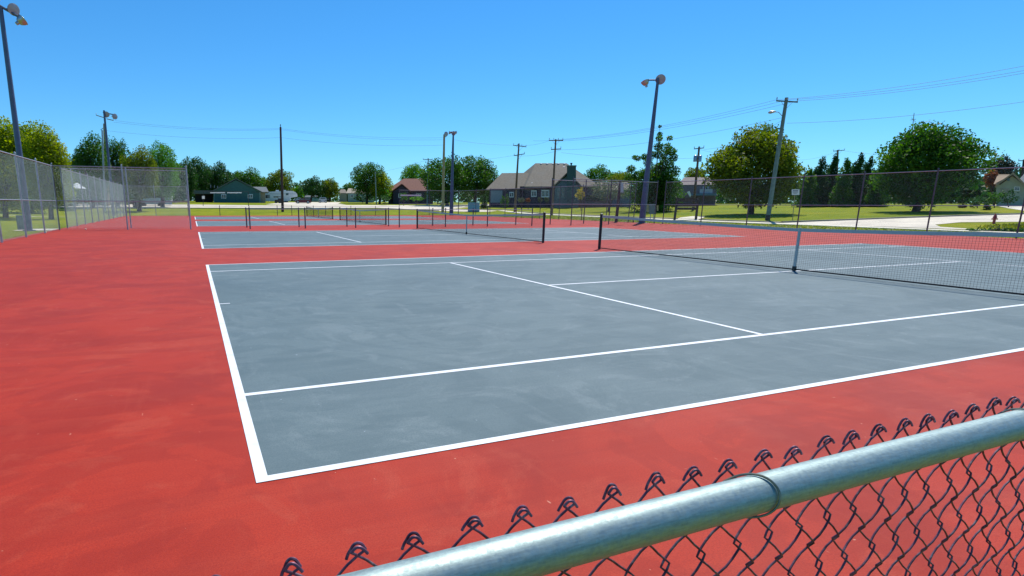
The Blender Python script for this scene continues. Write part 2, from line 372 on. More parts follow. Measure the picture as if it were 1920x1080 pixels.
# street behind the courts, pavement and side street on the right
drape('back_street', [(-120,88.5),(-30,89),(11,88.6),(29,90),(37,82),(44,78),(47,80),(43,90),(52,97),(60,104),(62,110),(48,107),(34,106.5),(12,101.5),(0,104),(-30,104),(-120,106)], ASPH, .02)
ribbon('kerb', [(-120,88.2),(11,88.3),(29,89.6),(37,81.6)], .18, KERB, .02, .10)
ribbon('pavement', [(41.2,-8),(42.4,10),(42.9,19),(43.6,26),(43.6,35),(44.0,45),(44.9,56),(45.6,66),(47.0,76),(47.5,80)], 1.1, CONC, .02, .03)
ribbon('kerb', [(44.9,29.5),(45.2,36),(45.6,46),(46.6,58),(47.2,66),(48.6,76)], .35, KERB, .02, .05)
drape('side_street', [(44.3,29.2),(49.6,26.9),(54,25.4),(63,22.0),(85,15),(130,2),(128,-6),(80,8),(60,15),(52.8,17.6),(50.5,20.2),(47.4,20.2),(45.6,19.0),(44.2,15.5)], ASPH, .022)
ribbon('kerb', [(44.9,29.4),(49.6,27.1),(54,25.6),(63,22.2),(85,15.2),(130,2.2)], .22, KERB, .02, .10)
g1, g2, g3, g4 = ground(1856,384.5), ground(1918,383.5), ground(1925,396.5), ground(1890,391)
drape('driveway', [g1[:2], g2[:2], g3[:2], g4[:2]][::-1], CONC, .025)
drape('gravel_yard', [ground(u, v)[:2] for u, v in ((498,383.5),(530,380),(560,379.2),(640,379.2),(634,382),(650,384.2),(600,385),(540,384.5))], ASPH, .024)
drape('gate_path', [(-6.9,31.1),(-6.9,33.2),(-8.6,33.2),(-8.6,31.1)], CONC, .022)
drape('park_path', [(-10,62),(-16,64),(-30,63),(-60,66),(-60,65.3),(-30,62.3),(-16,63.3),(-10,61.3)], CONC, .022)
drape('board_path', [ground(u, v)[:2] for u, v in ((1268,413.2),(1308,413.6),(1322,408),(1300,406.2),(1275,409))], CONC, .06)

# ------------------------------------------------------------------ fences round the courts
_pan = {}
def panel_mesh(w, h, m=None):
    k = (round(w, 2), round(h, 2), m)
    if k in _pan: return _pan[k]
    p = .072; ln = []
    c = -h
    while c < w:
        x0, z0 = (c, 0) if c >= 0 else (0, -c); x1, z1 = (c+h, h) if c+h <= w else (w, w-c)
        if x1-x0 > .01: ln.append(((x0, 0, z0), (x1, 0, z1))); ln.append(((x0, .003, h-z0), (x1, .003, h-z1)))
        c += p
    o = nptubes('chain_link_mesh', np.array(ln, float), .0014 if m is MESHL else .0008, 3, m or MESHM); me = o.data; bpy.data.objects.remove(o); _pan[k] = me; return me
def fence(pts, h, label, low=False, mids=True, mesh=True, name='chain_link_fence', group=None, pr=.036, postm=None, pipe=None):
    """posts at pts, rails and mesh panels between them"""
    pts = [np.array(p, float) for p in pts]; o = empty(name, (*pts[0], 0), label, 'fence', group); org = pts[0]
    pm = postm or (DARKPIPE if low else PIPE)
    for i, p in enumerate(pts):
        q = p-org; hh = h+(.06 if not low else .03)
        m_ = MB(); m_.tube([(q[0],q[1],0),(q[0],q[1],hh)], pr, 8); m_.lathe((q[0],q[1],hh), (0,0,1), [(0,pr*1.15),(.03,pr*1.1),(.06,pr*.5)], 8)
        m_.build('post', pm, o, True)
    n = MB(); r_ = .024 if not low else .022
    a, b = pts[0]-org, pts[-1]-org
    n.tube([(*(p-org), h-.02) for p in pts], r_, 6); n.build('top_rail', PIPE, o, True)
    if mids and not low:
        n = MB(); n.tube([(*(p-org), h*.46) for p in pts], r_*.85, 6); n.build('middle_rail', PIPE, o, True)
    if mesh:
        for p, q in zip(pts[:-1], pts[1:]):
            w = float(np.linalg.norm(q-p)); me = panel_mesh(round(w, 1), h-.06, MESHM if postm else MESHL)
            m_ = bpy.data.objects.new('chain_link_mesh', me); COL.objects.link(m_); m_.parent = o
            m_.location = (*(p-org), .03); m_.rotation_euler = (0, 0, math.atan2(q[1]-p[1], q[0]-p[0])); m_.scale = (w/round(w, 1), 1, 1)
    return o
def lin(a, b, n): return [(a[0]+(b[0]-a[0])*i/n, a[1]+(b[1]-a[1])*i/n) for i in range(n+1)]
HF = 3.2; YB, YA = 30.2, 32.5
fence(lin((-6.2,-2.3),(-6.55,31.0), 10), HF, 'tall silver chain-link fence run along the left edge, nearest, ending at the gate gap')
fence(lin((-6.6,33.3),(-6.8,66.3), 11), HF, 'tall silver chain-link fence run along the left edge beyond the gate gap')
fence([(-6.55,31.0),(-3.4,30.6),(-.33,YB)], HF, 'tall two-bay chain-link fence between left fence and courts, nearer of the pair')
fence([(-6.6,33.3),(-3.45,33.0),(-.33,32.8)], HF, 'tall two-bay chain-link fence between left fence and courts, farther of the pair')
xs = [-.33, 2.72, 5.77, 8.75, 11.5, 14.6, 17.6, 21.0, 24.35]
fence([(x, YB-.35) for x in xs[1:-1]], 1.10, 'low open pipe fence across the middle of the courts, nearer rail', low=True, mesh=False, name='pipe_fence')
fence([(x, 31.9) for x in xs[1:-1]], 1.08, 'low open pipe fence across the middle of the courts, farther rail', low=True, mesh=False, name='pipe_fence')
fence([(24.45,YB),(28.6,31.2),(xr(32)-.35,32.0)], HF, 'tall chain-link fence from mid courts to the right fence, nearer of the pair', postm=DARKPIPE)
fence([(24.1,32.2),(27.8,33.1),(xr(35)-.35,34.8)], HF, 'tall chain-link fence from mid courts to the right fence, farther of the pair', postm=DARKPIPE)
fence([(xr(y), y) for y in (-2.3, .9, 4.2, 7.6, 11.0, 14.4, 17.7, 21.0, 24.4, 28.0, 31.5)], HF, 'tall dark-posted chain-link fence along the right edge beside the near courts', postm=DARKPIPE)
fence([(xr(y), y) for y in (34.6, 37.9, 41.2, 44.6, 47.8, 51.2, 54.6, 58., 61.5, 66.2)], HF, 'tall chain-link fence along the right edge beside the far courts', postm=DARKPIPE)
fence([(-6.8,66.3),(-3.9,66.3),(-.6,66.3)], HF, 'tall chain-link fence at the far left corner of the far courts')
fence([(x, 66.3) for x in (-.6,2.75,6.,9.2,10.9,13.5,15.0,18.2,21.4,24.6)], 1.10, 'low open pipe fence along the far edge of the far courts', low=True, mesh=False, name='pipe_fence')
fence([(24.6,66.3),(28.8,66.3),(xr(66),66.3)], HF, 'tall chain-link fence at the far right corner with a white strip', postm=DARKPIPE)
o = MB().box(24.75,27.6,66.18,66.2,2.45,2.62).build('white_strip', WTRIM); tag(o, 'narrow white board fixed high on the far right corner fence', 'board')

# ------------------------------------------------------------------ nets
def top_z(y):                       # height of the net cord over the court width, y from -.914 to 11.884
    c = abs(y-CW/2)/(CW/2+.914); return .914+(1.07-.914)*(c**1.25)
def make_net(loc, label):
    o = empty('tennis_net', loc, label, 'tennis net', 'nets across the courts'); y0, y1 = -.914+.05, 11.884-.05
    for y in (-.914, 11.884):
        m_ = MB(); m_.tube([(0,y,0),(0,y,1.09)], .045, 12); m_.lathe((0,y,1.09), (0,0,1), [(0,.048),(.02,.046),(.04,.02)], 12); m_.build('net_post', BLACK, o, True)
    N = 60; ys = np.linspace(y0, y1, N+1); lines = []
    for k in range(22):
        f_ = k/22; lines.append([(0, y, .035+f_*(top_z(y)-.07-.035)) for y in ys])
    nv = int((y1-y0)/.045); L2 = []
    for i in range(nv+1):
        y = y0+(y1-y0)*i/nv; L2.append([(0,y,.035),(0,y,top_z(y)-.06)])
    A = nptubes('net_cords', np.array(lines, float), .0016, 4, CORD, o)
    B = nptubes('net_cords', np.array(L2, float), .0016, 4, CORD)
    bm = bmesh.new(); bm.from_mesh(A.data); bm.from_mesh(B.data); bm.to_mesh(A.data); bm.free(); bpy.data.objects.remove(B); A.name = 'net_mesh'
    hb = MB()
    for a, b in zip(ys[:-1], ys[1:]):
        za, zb = top_z(a), top_z(b); t = .014
        hb.hexa([(-t,a,za-.068),(t,a,za-.068),(t,b,zb-.068),(-t,b,zb-.068),(-t*.6,a,za),(t*.6,a,za),(t*.6,b,zb),(-t*.6,b,zb)])
    hb.build('headband', BAND, o)
    bb = MB(); bb.tube([(0, y, .035) for y in ys], .016, 6); bb.build('bottom_cord', CORD, o)
    cs = MB(); cs.box(-.018,.018,CW/2-.022,CW/2+.022,.10,.925); cs.build('centre_strap', BAND, o)
    ck = MB(); ck.box(-.03,.03,CW/2-.03,CW/2+.03,0.0,.10); ck.build('strap_anchor', BLACK, o)
    return o
labs = ['nearest tennis net, with white band and centre strap, running off the right edge',
        'tennis net on the second court, both black posts in view', 'tennis net on the third court behind the low pipe fences, larger of the far two',
        'farthest tennis net, smallest, on the fourth court near the back pipe fence']
n0 = make_net((NX, COURTS[0], .008), labs[0])
for D, lb in zip(COURTS[1:], labs[1:]):
    c = n0.copy(); COL.objects.link(c); c.location = (NX, D, .008); c['label'] = lb
    for ch in list(n0.children):
        k = ch.copy(); COL.objects.link(k); k.parent = c

# ------------------------------------------------------------------ the near fence in front of the camera
def near_fence():
    YR, ZR, RRAD = -2.303, 1.06, .0212; xa, xb = -3.05, 5.9
    o = empty('chain_link_fence', (xa, YR, 0), 'near waist-high chain-link fence with thick shiny galvanised rail at lower right', 'fence')
    m_ = MB(); m_.tube([(x-xa, 0, ZR) for x in np.linspace(xa, xb, 30)], RRAD, 48); r_ = m_.build('top_rail', RAIL, o, True)
    for x in (-3.05, -.0-9, 2.95, 5.9):
        if x < -4: continue
        p_ = MB(); p_.tube([(x-xa, 0.0, -.0), (x-xa, 0.0, ZR-.02)], .024, 16); p_.build('post', RAIL, o, True)
    # woven wire: every wire is a flattened spiral hooked into its neighbours
    P, V_ = .0283, .0735; wr = .00142; ov = .0064; dep = .0044; x0 = -.146; zt = 1.083; ym = .0212+.0075
    k0 = int((xa+.02-x0)/P); k1 = int((xb-.02-x0)/P); rng = np.random.RandomState(3)
    jx = {k: rng.uniform(-.0028, .0028) for k in range(k0-1, k1+3)}; jz = {k: rng.uniform(-.003, .003) for k in range(k0-1, k1+3)}
    spp = 10; lines = []; nper = 14
    for k in range(k0, k1):
        # column k (left) and k+1 (right); even columns have a crossing at zt, odd ones half a period lower
        th0 = 0.0; t = np.arange(0, nper*spp+1)/spp; ph = t*2*math.pi
        if k % 2 == 0: sgn = -1          # starts at left column at the top
        else: sgn = 1                     # starts at right column
        tri = np.arcsin(.965*np.cos(ph))/math.asin(.965)
        xl = x0+k*P+jx[k]; xrr = x0+(k+1)*P+jx[k+1]; xc = (xl+xrr)/2; amp = (xrr-xl)/2+ov/1.0
        x = xc+sgn*tri*amp; y = ym+dep*np.sin(ph)*(1.0)
        z = zt+jz[k + (0 if k % 2 == 0 else 1)]-t*V_+.0016*np.sin(2*ph)
        lines.append(np.stack([x-xa, y, z], 1))
    cm = nptubes('chain_link_mesh', np.array(lines), wr, 6, WIRE, o)
    # knuckled ends along the top: two wires per tip curl over each other
    kn = MB(); kn_all = MB()
    for k in range(k0 if k0 % 2 == 0 else k0+1, k1, 2):
        cx = x0+k*P+jx[k]-xa; cz = zt+jz[k]; tw = rng.uniform(-.55, .55); hgt = rng.uniform(.85, 1.25)
        for s_ in (-1, 1):
            ys_ = ym; e = 1.0 if s_ < 0 else rng.uniform(.55, .9)
            pts = []
            def pt(dx, dz, dy=0):
                dx *= .86; dz *= .86
                c_, n_ = math.cos(tw*.5), math.sin(tw*.5); pts.append((cx+(dx*c_-dz*n_*.5), ys_+dy, cz+dz*hgt))
            # rises from the opposite side, passes the crossing, loops and comes back down on its own side
            pts.append((cx+s_*(ov+.0001), ym, cz+.0001))
            if s_ > 0:
                for q_ in ((.0060,.0030,.0006),(.0036,.0068,.0012),(-.0006,.0082,.0020),(-.0044,.0056,.0032),(-.0066,.0008,.0042),(-.0084-.0016*e,-.0044,.0046),(-.0100-.0020*e,-.0080-.0030*rng.uniform(0,1),.0048)): pt(*q_)
            else:
                for q_ in ((-.0056,.0028,-.0006),(-.0030,.0058,-.0014),(.0010,.0060,-.0022),(.0046,.0030,-.0030),(.0070+.0016*e,-.0004-.0020*e,-.0034)): pt(*q_)
            P2 = []
            A_ = [np.array(p) for p in pts]
            for i in range(len(A_)-1):
                p0 = A_[max(i-1,0)]; p1 = A_[i]; p2 = A_[i+1]; p3 = A_[min(i+2, len(A_)-1)]
                for f_ in (0, .5):
                    P2.append(.5*((2*p1)+(-p0+p2)*f_+(2*p0-5*p1+4*p2-p3)*f_**2+(-p0+3*p1-3*p2+p3)*f_**3))
            P2.append(A_[-1]); near_ = -1.1 < cx+xa < 2.2; (kn if near_ else kn_all).tube(P2, wr*1.05, 7)
        if near_: kn.build('wire_knuckle', WIRE, o, True); kn = MB()
    rest = kn_all.build('rest', WIRE); bm = bmesh.new(); bm.from_mesh(cm.data); bm.from_mesh(rest.data); bm.to_mesh(cm.data); bm.free(); bpy.data.objects.remove(rest)
    # tie wires wrapped over the rail and twisted into the mesh
    for xt, sl in ((.365, .022), (.945, .015), (-.45, .02), (1.62, .02), (2.3, .02), (-1.1, .02)):
        t_ = MB(); pts = []
        for i in range(0, 25):
            a = R(-65+i*(250/24)); pts.append((xt-xa-.02+sl*1.6*math.sin(i/24*math.pi)**.8, -math.sin(a+R(0))*(RRAD+.0022)*-1*-1, ZR+math.cos(a)*(RRAD+.0022)))
        pts = [(p[0], -p[1] if False else p[1], p[2]) for p in pts]
        e = pts[-1]; pts += [(e[0]-.010, e[1]+.010, e[2]-.006), (e[0]-.028, .026, e[2]-.012)]
        for j in range(14):
            a = j*1.1; pts.append((xt-xa-.046+.0035*math.cos(a), .030+.0035*math.sin(a), ZR-.030-.0016*j))
        t_.tube(pts, .0014, 8); t_.build('tie_wire', TIE, o, True)
    # turned-down bottom edge
    return o
near_fence()

# ------------------------------------------------------------------ poles
def floodlight(mbh, mbl, c, d, r):
    c = np.array(c, float); d = np.array(d, float); d /= np.linalg.norm(d)
    mbh.lathe(c, d, [(-1.55*r, .12*r), (-1.5*r, .30*r), (-1.05*r, .34*r), (-.85*r, .62*r), (-.35*r, .90*r), (0, 1.0*r), (.03*r, 1.04*r)], 20)
    mbl.lathe(c, d, [(.031*r, .96*r), (.07*r, .93*r), (.13*r, .5*r), (.15*r, .02*r)], 20)
def flood_pole(u, v, vtop, ut, lights, label, r0=.17, r1=.09, m=None, D=None, arm=None, lean=True):
    F = Frame(u, v, D); top = F.P(ut, vtop); h = top[2]
    o = empty('floodlight_pole', F.o, label, 'light pole')
    tx = top*[1,1,0] if lean else np.zeros(3)
    a = MB(); a.tube([(0,0,-.3), tuple(tx*.5+[0,0,h*.5]), (tx[0], tx[1], h)], [r0, (r0+r1)/2, r1], 14); a.lathe((0,0,0), (0,0,1), [(0, r0*1.9), (.04, r0*1.9), (.05, r0*1.1)], 14)
    a.build('pole', m or STEEL, o, True)
    if arm:
        b = MB(); p, q_ = F.P(*arm[0]), F.P(*arm[1]); b.tube([p, q_], .06, 8); b.build('crossarm', m or STEEL, o, True)
    for lu, lv, dvec, rr in lights:
        c = F.P(lu, lv); d = F.r*dvec[0]+F.b*dvec[1]+np.array([0,0,dvec[2]])
        hb_, lb_ = MB(), MB(); floodlight(hb_, lb_, c, d, rr); L_ = hb_.build('floodlight', LAMPMETAL, o, True); lb_.build('lens', LENS, L_, True)
        y_ = MB(); dn = d/np.linalg.norm(d); back = c-dn*rr*.9
        anc = F.P(*(arm[0] if arm and abs(lu-arm[0][0]) < abs(lu-arm[1][0]) else (arm[1] if arm else (ut, vtop))))
        y_.tube([back, back+(anc-back)*.5+np.array([0,0,-.03]), anc], .035, 8); y_.build('bracket', m or STEEL, o, True)
    return F, o
flood_pole(55, 433, 14, 1, [(25.5, 18, (.55,-1,-.25), .26), (43, 37, (.9,.15,.75), .25)], 'tall blue-grey floodlight pole beside the left fence with two round lamps', .15, .09, arm=((-2,10),(36,32)))
flood_pole(1203, 419, 146, 1234, [(1238.5, 149, (-.15,-1,-.22), .36), (1209.5, 153, (-.35,.25,1.0), .30)], 'tall dark-blue floodlight pole by the right fence with two lamp heads', .26, .10, arm=((1217,150),(1233,150)))
flood_pole(846, 404, 250, 850, [(850.5, 250, (0,-1,-.25), .27), (842, 248.6, (-1,-.2,.1), .22), (856, 248, (1,-.2,.1), .2)], 'steel floodlight pole in the centre distance with three lamp heads', .28, .11, arm=((842,247.5),(857,247.5)))
flood_pole(830, 399, 252, 833, [(836.5, 251, (.5,-1,0), .32)], 'brown wooden floodlight pole, left of the centre pair, with one lamp', .24, .15, m=PALEWOOD, arm=((833,257),(837,256)))
flood_pole(213, 404, 207, 195, [(199.5, 214.5, (-.2,-1,-.2), .30), (215.5, 218.5, (.7,-1,-.1), .30)], 'floodlight pole among the left trees with two round lamps', .17, .10, arm=((193,211),(214,215)))

def utility(u, v, ut, vt, label, arms=(), D=None, r=(.17,.11), m=None, extra=None, basem=None):
    """arms: (left px, left py, right px, right py, n insulators)"""
    F = Frame(u, v, D); T = F.P(ut, vt); o = empty('utility_pole', F.o, label, 'utility pole')
    a = MB(); a.tube([(0,0,-.3), tuple(T*.5), tuple(T)], [r[0], (r[0]+r[1])/2, r[1]], 12); a.build('pole', m or WOOD, o, True)
    if basem: a = MB(); a.tube([(0,0,-.2), tuple(T*.045)], r[0]+.012, 12); a.build('base_sleeve', basem, o, True)
    for (a0, b0, a1, b1, ni) in arms:
        p, q_ = F.P(a0, b0, -.16), F.P(a1, b1, -.16); b = MB(); k = np.array([0,0,.11])
        b.hexa([p, q_, q_+F.b*.1, p+F.b*.1, p+k, q_+k, q_+F.b*.1+k, p+F.b*.1+k]); ar = b.build('crossarm', m or WOOD, o)
        mid = (p+q_)/2
        if np.linalg.norm(p-q_) > 1.4:
            b = MB()
            for e in (p, q_): b.tube([mid+(e-mid)*.5+F.b*.02, mid+np.array([0,0,-.55])+F.b*.05], .015, 5)
            b.build('brace', PIPE, o)
        for i in range(ni):
            f_ = i/(ni-1) if ni > 1 else .5; e = p+(q_-p)*(.03+.94*f_)+np.array([0,0,.11])+F.b*.05
            b = MB(); b.lathe(e, (0,0,1), [(0,.02),(.08,.02),(.09,.055),(.15,.05),(.16,.03),(.21,.045),(.25,.02)], 8); b.build('insulator', LAMPMETAL, o, True)
    if extra: extra(F, o)
    return F, o
def street_arm(F, o):
    p, q_ = F.P(1468, 219), F.P(1451, 209.5); b = MB(); b.tube([p, (p+q_)/2+np.array([0,0,.16]), q_], .03, 6); b.build('lamp_arm', PIPE, o, True)
    b = MB(); b.lathe(q_, -F.r+np.array([0,0,-.1]), [(-.15,.05),(0,.09),(.25,.13),(.42,.06)], 10); b.build('lamp_head', LAMPMETAL, o, True)
utility(1439, 413, 1475, 183, 'big grey-green utility pole beside the right lawn with crossarm and street lamp arm', [(1455,190,1496,192.5,3)], r=(.19,.13), m=STEELTEAL, extra=street_arm, basem=BLACK)
def transf(F, o):
    for du in (1303.5, 1312.5):
        c = F.P(du, 297, -.35); b = MB(); b.lathe(c, (0,0,1), [(-.42,.18),(-.40,.22),(.30,.22),(.34,.2),(.42,.06)], 12); b.build('transformer', LAMPMETAL, o, True)
utility(1299, None, 1311, 275, 'brown utility pole with two transformers behind the notice board', [(1301,280,1320,278,3)], D=85, r=(.18,.12), extra=transf)
utility(1034.5, 404, 1042, 261, 'utility pole with two crossarms in front of the big brown-roofed house', [(1029,264,1056,264,4),(1033,281,1052,280,2)], r=(.16,.10))
utility(965, 398, 973, 269, 'utility pole with two crossarms left of the big house chimney', [(962,273,987,276,4),(963.5,292.5,984,289,2)], r=(.19,.11))
utility(530, 397.5, 526, 238, 'plain dark wooden pole standing behind the far courts at left centre', [], r=(.20,.13), m=mat('dark_wood_pole', (.09,.045,.04), .85, var=.25), extra=lambda F, o: MB().lathe(F.P(526,238), (0,0,1), [(0,.03),(.15,.03),(.18,.08),(.3,.06),(.36,.02)], 8).build('insulator', BLACK, o, True))
utility(801, 385.5, 803, 297, 'slim grey utility pole beside the brown-roofed house', [(793,299.5,811,299.5,3)], r=(.16,.11), m=STEELTEAL)
utility(706, 383.5, 703.5, 322, 'short grey utility pole before the tree at centre left', [(702,326,706,326,1)], r=(.14,.1), m=STEELTEAL)
utility(1564, None, 1571, 281, 'utility pole rising above the dark conifers', [(1562,284,1584,282,3)], D=125, r=(.2,.13))
utility(1908, None, 1920, 299, 'utility pole at the right edge behind the pale house', [(1909,302,1931,302,3)], D=130, r=(.2,.13), m=DWOOD)
utility(203.5, None, 196, 232, 'wooden utility pole behind the left floodlight pole', [(180,216.5,196,221.5,2),(200,223.5,213,226.5,2)], D=100, r=(.28,.2), m=PALEWOOD)
def thin_pole_lamp(F, o):
    b = MB(); b.tube([F.P(191.5,246), F.P(189,243), F.P(193,240.5)], .04, 5); b.build('lamp_arm', STEELTEAL, o)
utility(197.5, None, 191.5, 244, 'thin grey pole left of the wooden pole among the left trees', [], D=84, r=(.12,.09), m=PIPE, extra=thin_pole_lamp)
F = Frame(1155, 417.4); o = empty('meter_post', F.o, 'stout brown timber post with grey meter box by the right fence', 'post')
a = MB(); a.tube([(0,0,-.1), tuple(F.P(1163.5,338))], [.13,.11], 10); a.build('post', DWOOD, o, True)
a = MB(); a.pbox(F, 1163.5, 1169, 343, 361, -.16, .16); a.build('meter_box', LAMPMETAL, o)
F = Frame(1705, None, 110); o = empty('antenna_mast', F.o, 'thin antenna mast poking above the big right tree', 'antenna')
a = MB(); a.tube([(0,0,0), tuple(F.P(1711,240)), tuple(F.P(1714,212))], [.09,.06,.05], 6); a.build('mast', PIPE, o)
a = MB(); a.tube([F.P(1707,225), F.P(1717.5,223.5)], .04, 5); a.tube([F.P(1709,221), F.P(1717,229)], .025, 5); a.build('antenna_element', PIPE, o)

# power lines: each wire is one object running over its poles
WM = mat('power_cable', (.10,.12,.14), .6, var=.1)
def cable(pts, label, r=.011, sag=.02, group='overhead power cables'):
    P3 = [at(*p) for p in pts]; L_ = []
    for a, b in zip(P3[:-1], P3[1:]):
        d = np.linalg.norm(b-a)
        for i in range(16): f_ = i/16; L_.append(a+(b-a)*f_-np.array([0,0,4*sag*d*f_*(1-f_)]))
    L_.append(P3[-1]); m_ = MB(); m_.tube(L_, r, 4); tag(m_.build('power_cable', WM), label, 'cable', group)
cable([(1000,264,79),(1042,262,77.5),(1456,187,58.8),(1960,116,57)], 'topmost overhead cable crossing the right sky')
cable([(1042,263,77.5),(1477,187,58.6),(1960,125,57)], 'second overhead cable in the right sky, just under the topmost')
cable([(1042,265,77.5),(1495,189,58.4),(1960,130,57)], 'third overhead cable in the right sky, lowest of the upper three')
cable([(1475,231,58.6),(1960,185,57)], 'single lower overhead cable right of the big utility pole')
cable([(963,292,90),(1052,281,77),(1469,220,58.6)], 'lower cable from the street lamp pole to the centre utility poles')
cable([(1052,286,77),(1312,296,85)], 'slack cable from the centre utility pole to the transformer pole')
cable([(1320,280,85),(1468,225,58.6)], 'cable from the transformer pole up to the big utility pole')
cable([(852,262,83),(973,272,90.5),(1032,263,77.5)], 'cable linking the centre floodlight poles to the utility poles')
cable([(215,226,100),(526,241,92),(832,258,88)], 'upper cable sagging over the left half of the courts')
cable([(213,229,100),(526,243,92),(832,262,88)], 'middle cable sagging over the left half of the courts')
cable([(200,245,100),(527,258,92),(832,272,88)], 'lowest cable sagging over the left half of the courts')
cable([(703,324,118),(803,299,112),(965,291,90)], 'thin cable from the short grey pole past the slim pole')
cable([(1584,283,125),(1715,291,118)], 'thin cable right of the pole above the conifers')
cable([(1311,280,85),(1500,300,110),(1571,283,125)], 'thin cable from the transformer pole behind the right trees')

# ------------------------------------------------------------------ trees
LG = leaf_mat('leaves_green', (.022,.075,.008), (.065,.165,.012), (.14,.24,.02))
LY = leaf_mat('leaves_yellow_green', (.11,.175,.006), (.26,.32,.010), (.38,.36,.02), .55)
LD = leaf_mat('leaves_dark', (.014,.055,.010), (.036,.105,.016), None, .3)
LO = leaf_mat('leaves_golden', (.05,.10,.008), (.15,.19,.012), (.28,.26,.02), .5)
LB = leaf_mat('leaves_bright', (.05,.15,.015), (.11,.26,.02), None, .48)
LR = leaf_mat('leaves_rust', (.16,.05,.02), (.28,.10,.03), None, .4)
LGY = leaf_mat('leaves_grey_green', (.06,.09,.045), (.11,.14,.07), None, .4)
LYEL = leaf_mat('leaves_yellow', (.30,.24,.02), (.5,.40,.03), None, .45)
LP = leaf_mat('leaves_purple', (.02,.02,.03), (.04,.06,.03), None, .3)
def leaves(cs, n, s, rng, flat=.0, droop=0.):
    """cs: list of (centre, radius vector); returns verts and quads of small bent leaves"""
    vol = np.array([r[0]*r[2] for _, r in cs]); pr_ = vol/vol.sum(); k = rng.choice(len(cs), n, p=pr_)
    C_ = np.array([c for c, _ in cs])[k]; Rr_ = np.array([r for _, r in cs])[k]
    d = rng.normal(size=(n, 3)); d /= np.linalg.norm(d, axis=1, keepdims=True)
    rad = rng.uniform(0, 1, n)**.30*rng.normal(1.0, .10, n); P_ = C_+d*Rr_*rad[:, None]
    nn = rng.normal(size=(n, 3)); nn[:, 2] += .5; nn /= np.linalg.norm(nn, axis=1, keepdims=True)
    a = np.cross(nn, rng.normal(size=(n, 3))); a /= np.linalg.norm(a, axis=1, keepdims=True)+1e-9; b = np.cross(nn, a)
    sz = s*rng.uniform(.55, 1.35, (n, 1)); a = a*sz*.5; b = b*sz*.36
    V = np.stack([P_-a, P_+b-a*.1, P_+a, P_-b-a*.1], axis=1).reshape(-1, 3)
    return V, np.arange(n*4).reshape(n, 4)
def tree(name, label, u, uc, u0, u1, vt, vb, m, v=None, D=None, lobes=None, seed=0, dens=5.0, trunk_r=.28, group=None, shape='round', nl=None, leaf=None, cat='tree', cap=15000, gap=.0):
    """u,v / D: foot of the trunk; crown spans sight lines u0..u1 and vt..vb"""
    rng = np.random.RandomState(seed+11); F = Frame(u, v, D); Dm = F.D
    o = empty(name, F.o, label, cat, group)
    p0 = F.P(u0, (vt+vb)/2); p1 = F.P(u1, (vt+vb)/2); top = F.P(uc, vt)[2]; bot = F.P(uc, vb)[2]
    cen = (p0+p1)/2; cen[2] = (top+bot)/2; rx_ = np.linalg.norm((p1-p0)[:2])/2; rz = (top-bot)/2*1.03; rx_ *= 1.07
    s = leaf or max(.15, Dm*.0021); cs = []
    if lobes:
        for (lu, lv, lr) in lobes:
            c = F.P(lu, lv); rr = lr*Dm/FPX; dd = rng.uniform(-.5, .5)*rx_; c = c+F.b*dd; cs.append((c, np.array([rr, rr, rr*.85])))
    elif shape == 'cone':
        for i in range(nl or 16):
            f_ = (i+.5)/(nl or 16); rr = rx_*(1-f_)**.6*rng.uniform(.7, 1.05)+.12
            for j in range(3):
                a = rng.uniform(0, 2*math.pi); e = rr*.55
                cs.append((np.array([cen[0]+math.cos(a)*e, cen[1]+math.sin(a)*e, bot+f_*2*rz]), np.array([rr*.7, rr*.7, rz/(nl or 16)*2.6])))
    else:
        n_ = nl or 30
        for i in range(n_):
            zz = 1-2*(i+.5)/n_; aa = i*2.39996+rng.uniform(-.4,.4); d = np.array([math.cos(aa)*math.sqrt(1-zz*zz), math.sin(aa)*math.sqrt(1-zz*zz), zz]); rad = rng.uniform(.55, .80); k = rng.uniform(.20, .38)
            sc = np.array([rx_, rx_, rz]); c = cen+d*sc*rad
            if shape == 'dome' and c[2] < cen[2]: c[2] = cen[2]-(cen[2]-c[2])*.85
            cs.append((c, np.array([rx_*k, rx_*k, rz*k*.9])))
        cs.append((cen, np.array([rx_*.6, rx_*.6, rz*.6])))
    area = sum(math.pi*r[0]*r[2] for _, r in cs)*.40 if not lobes else sum(math.pi*r[0]*r[2] for _, r in cs)*.8
    n = int(dens*area/(s*s*.36)); 
    if n > cap: s *= math.sqrt(n/cap); n = cap
    n = max(n, 300)
    V, q_ = leaves(cs, n, s, rng); npmesh('crown', V, q_, m, o)
    t = MB(); hh = max(bot, .15); top_t = cen*[1,1,0]+np.array([0,0,max(cen[2]*.9, hh+.3)])
    t.tube([(0,0,-.2), (0,0,.15), tuple(top_t*.35*[1,1,1]), tuple(top_t)], [trunk_r*1.3, trunk_r*1.0, trunk_r*.85, trunk_r*.3], 9)
    st = top_t*.40
    for (c, r) in cs[:9]:
        mid = (st+c)/2+np.array([0,0,-.05*np.linalg.norm(c-st)]); t.tube([st*rng.uniform(.9,1.2), mid, c], [trunk_r*.42, trunk_r*.26, trunk_r*.08], 5)
    t.build('trunk', TRUNK, o, True)
    return o
G1 = 'trees standing around the courts'
T = tree
T('broadleaf_tree','large yellow-green tree behind the left fence at the left edge',10,0,-70,75,212,405,LY,D=62,seed=1,nl=40,trunk_r=.22,cap=20000,group=G1)
T('broadleaf_tree','yellow-green tree behind the gate gap in the left fence',95,92,35,142,228,405,LY,D=58,seed=2,nl=38,trunk_r=.2,cap=20000,group=G1)
T('broadleaf_tree','dark green tree left of the left floodlight cluster',175,172,132,214,250,392,LG,D=92,seed=3,trunk_r=.35,group=G1)
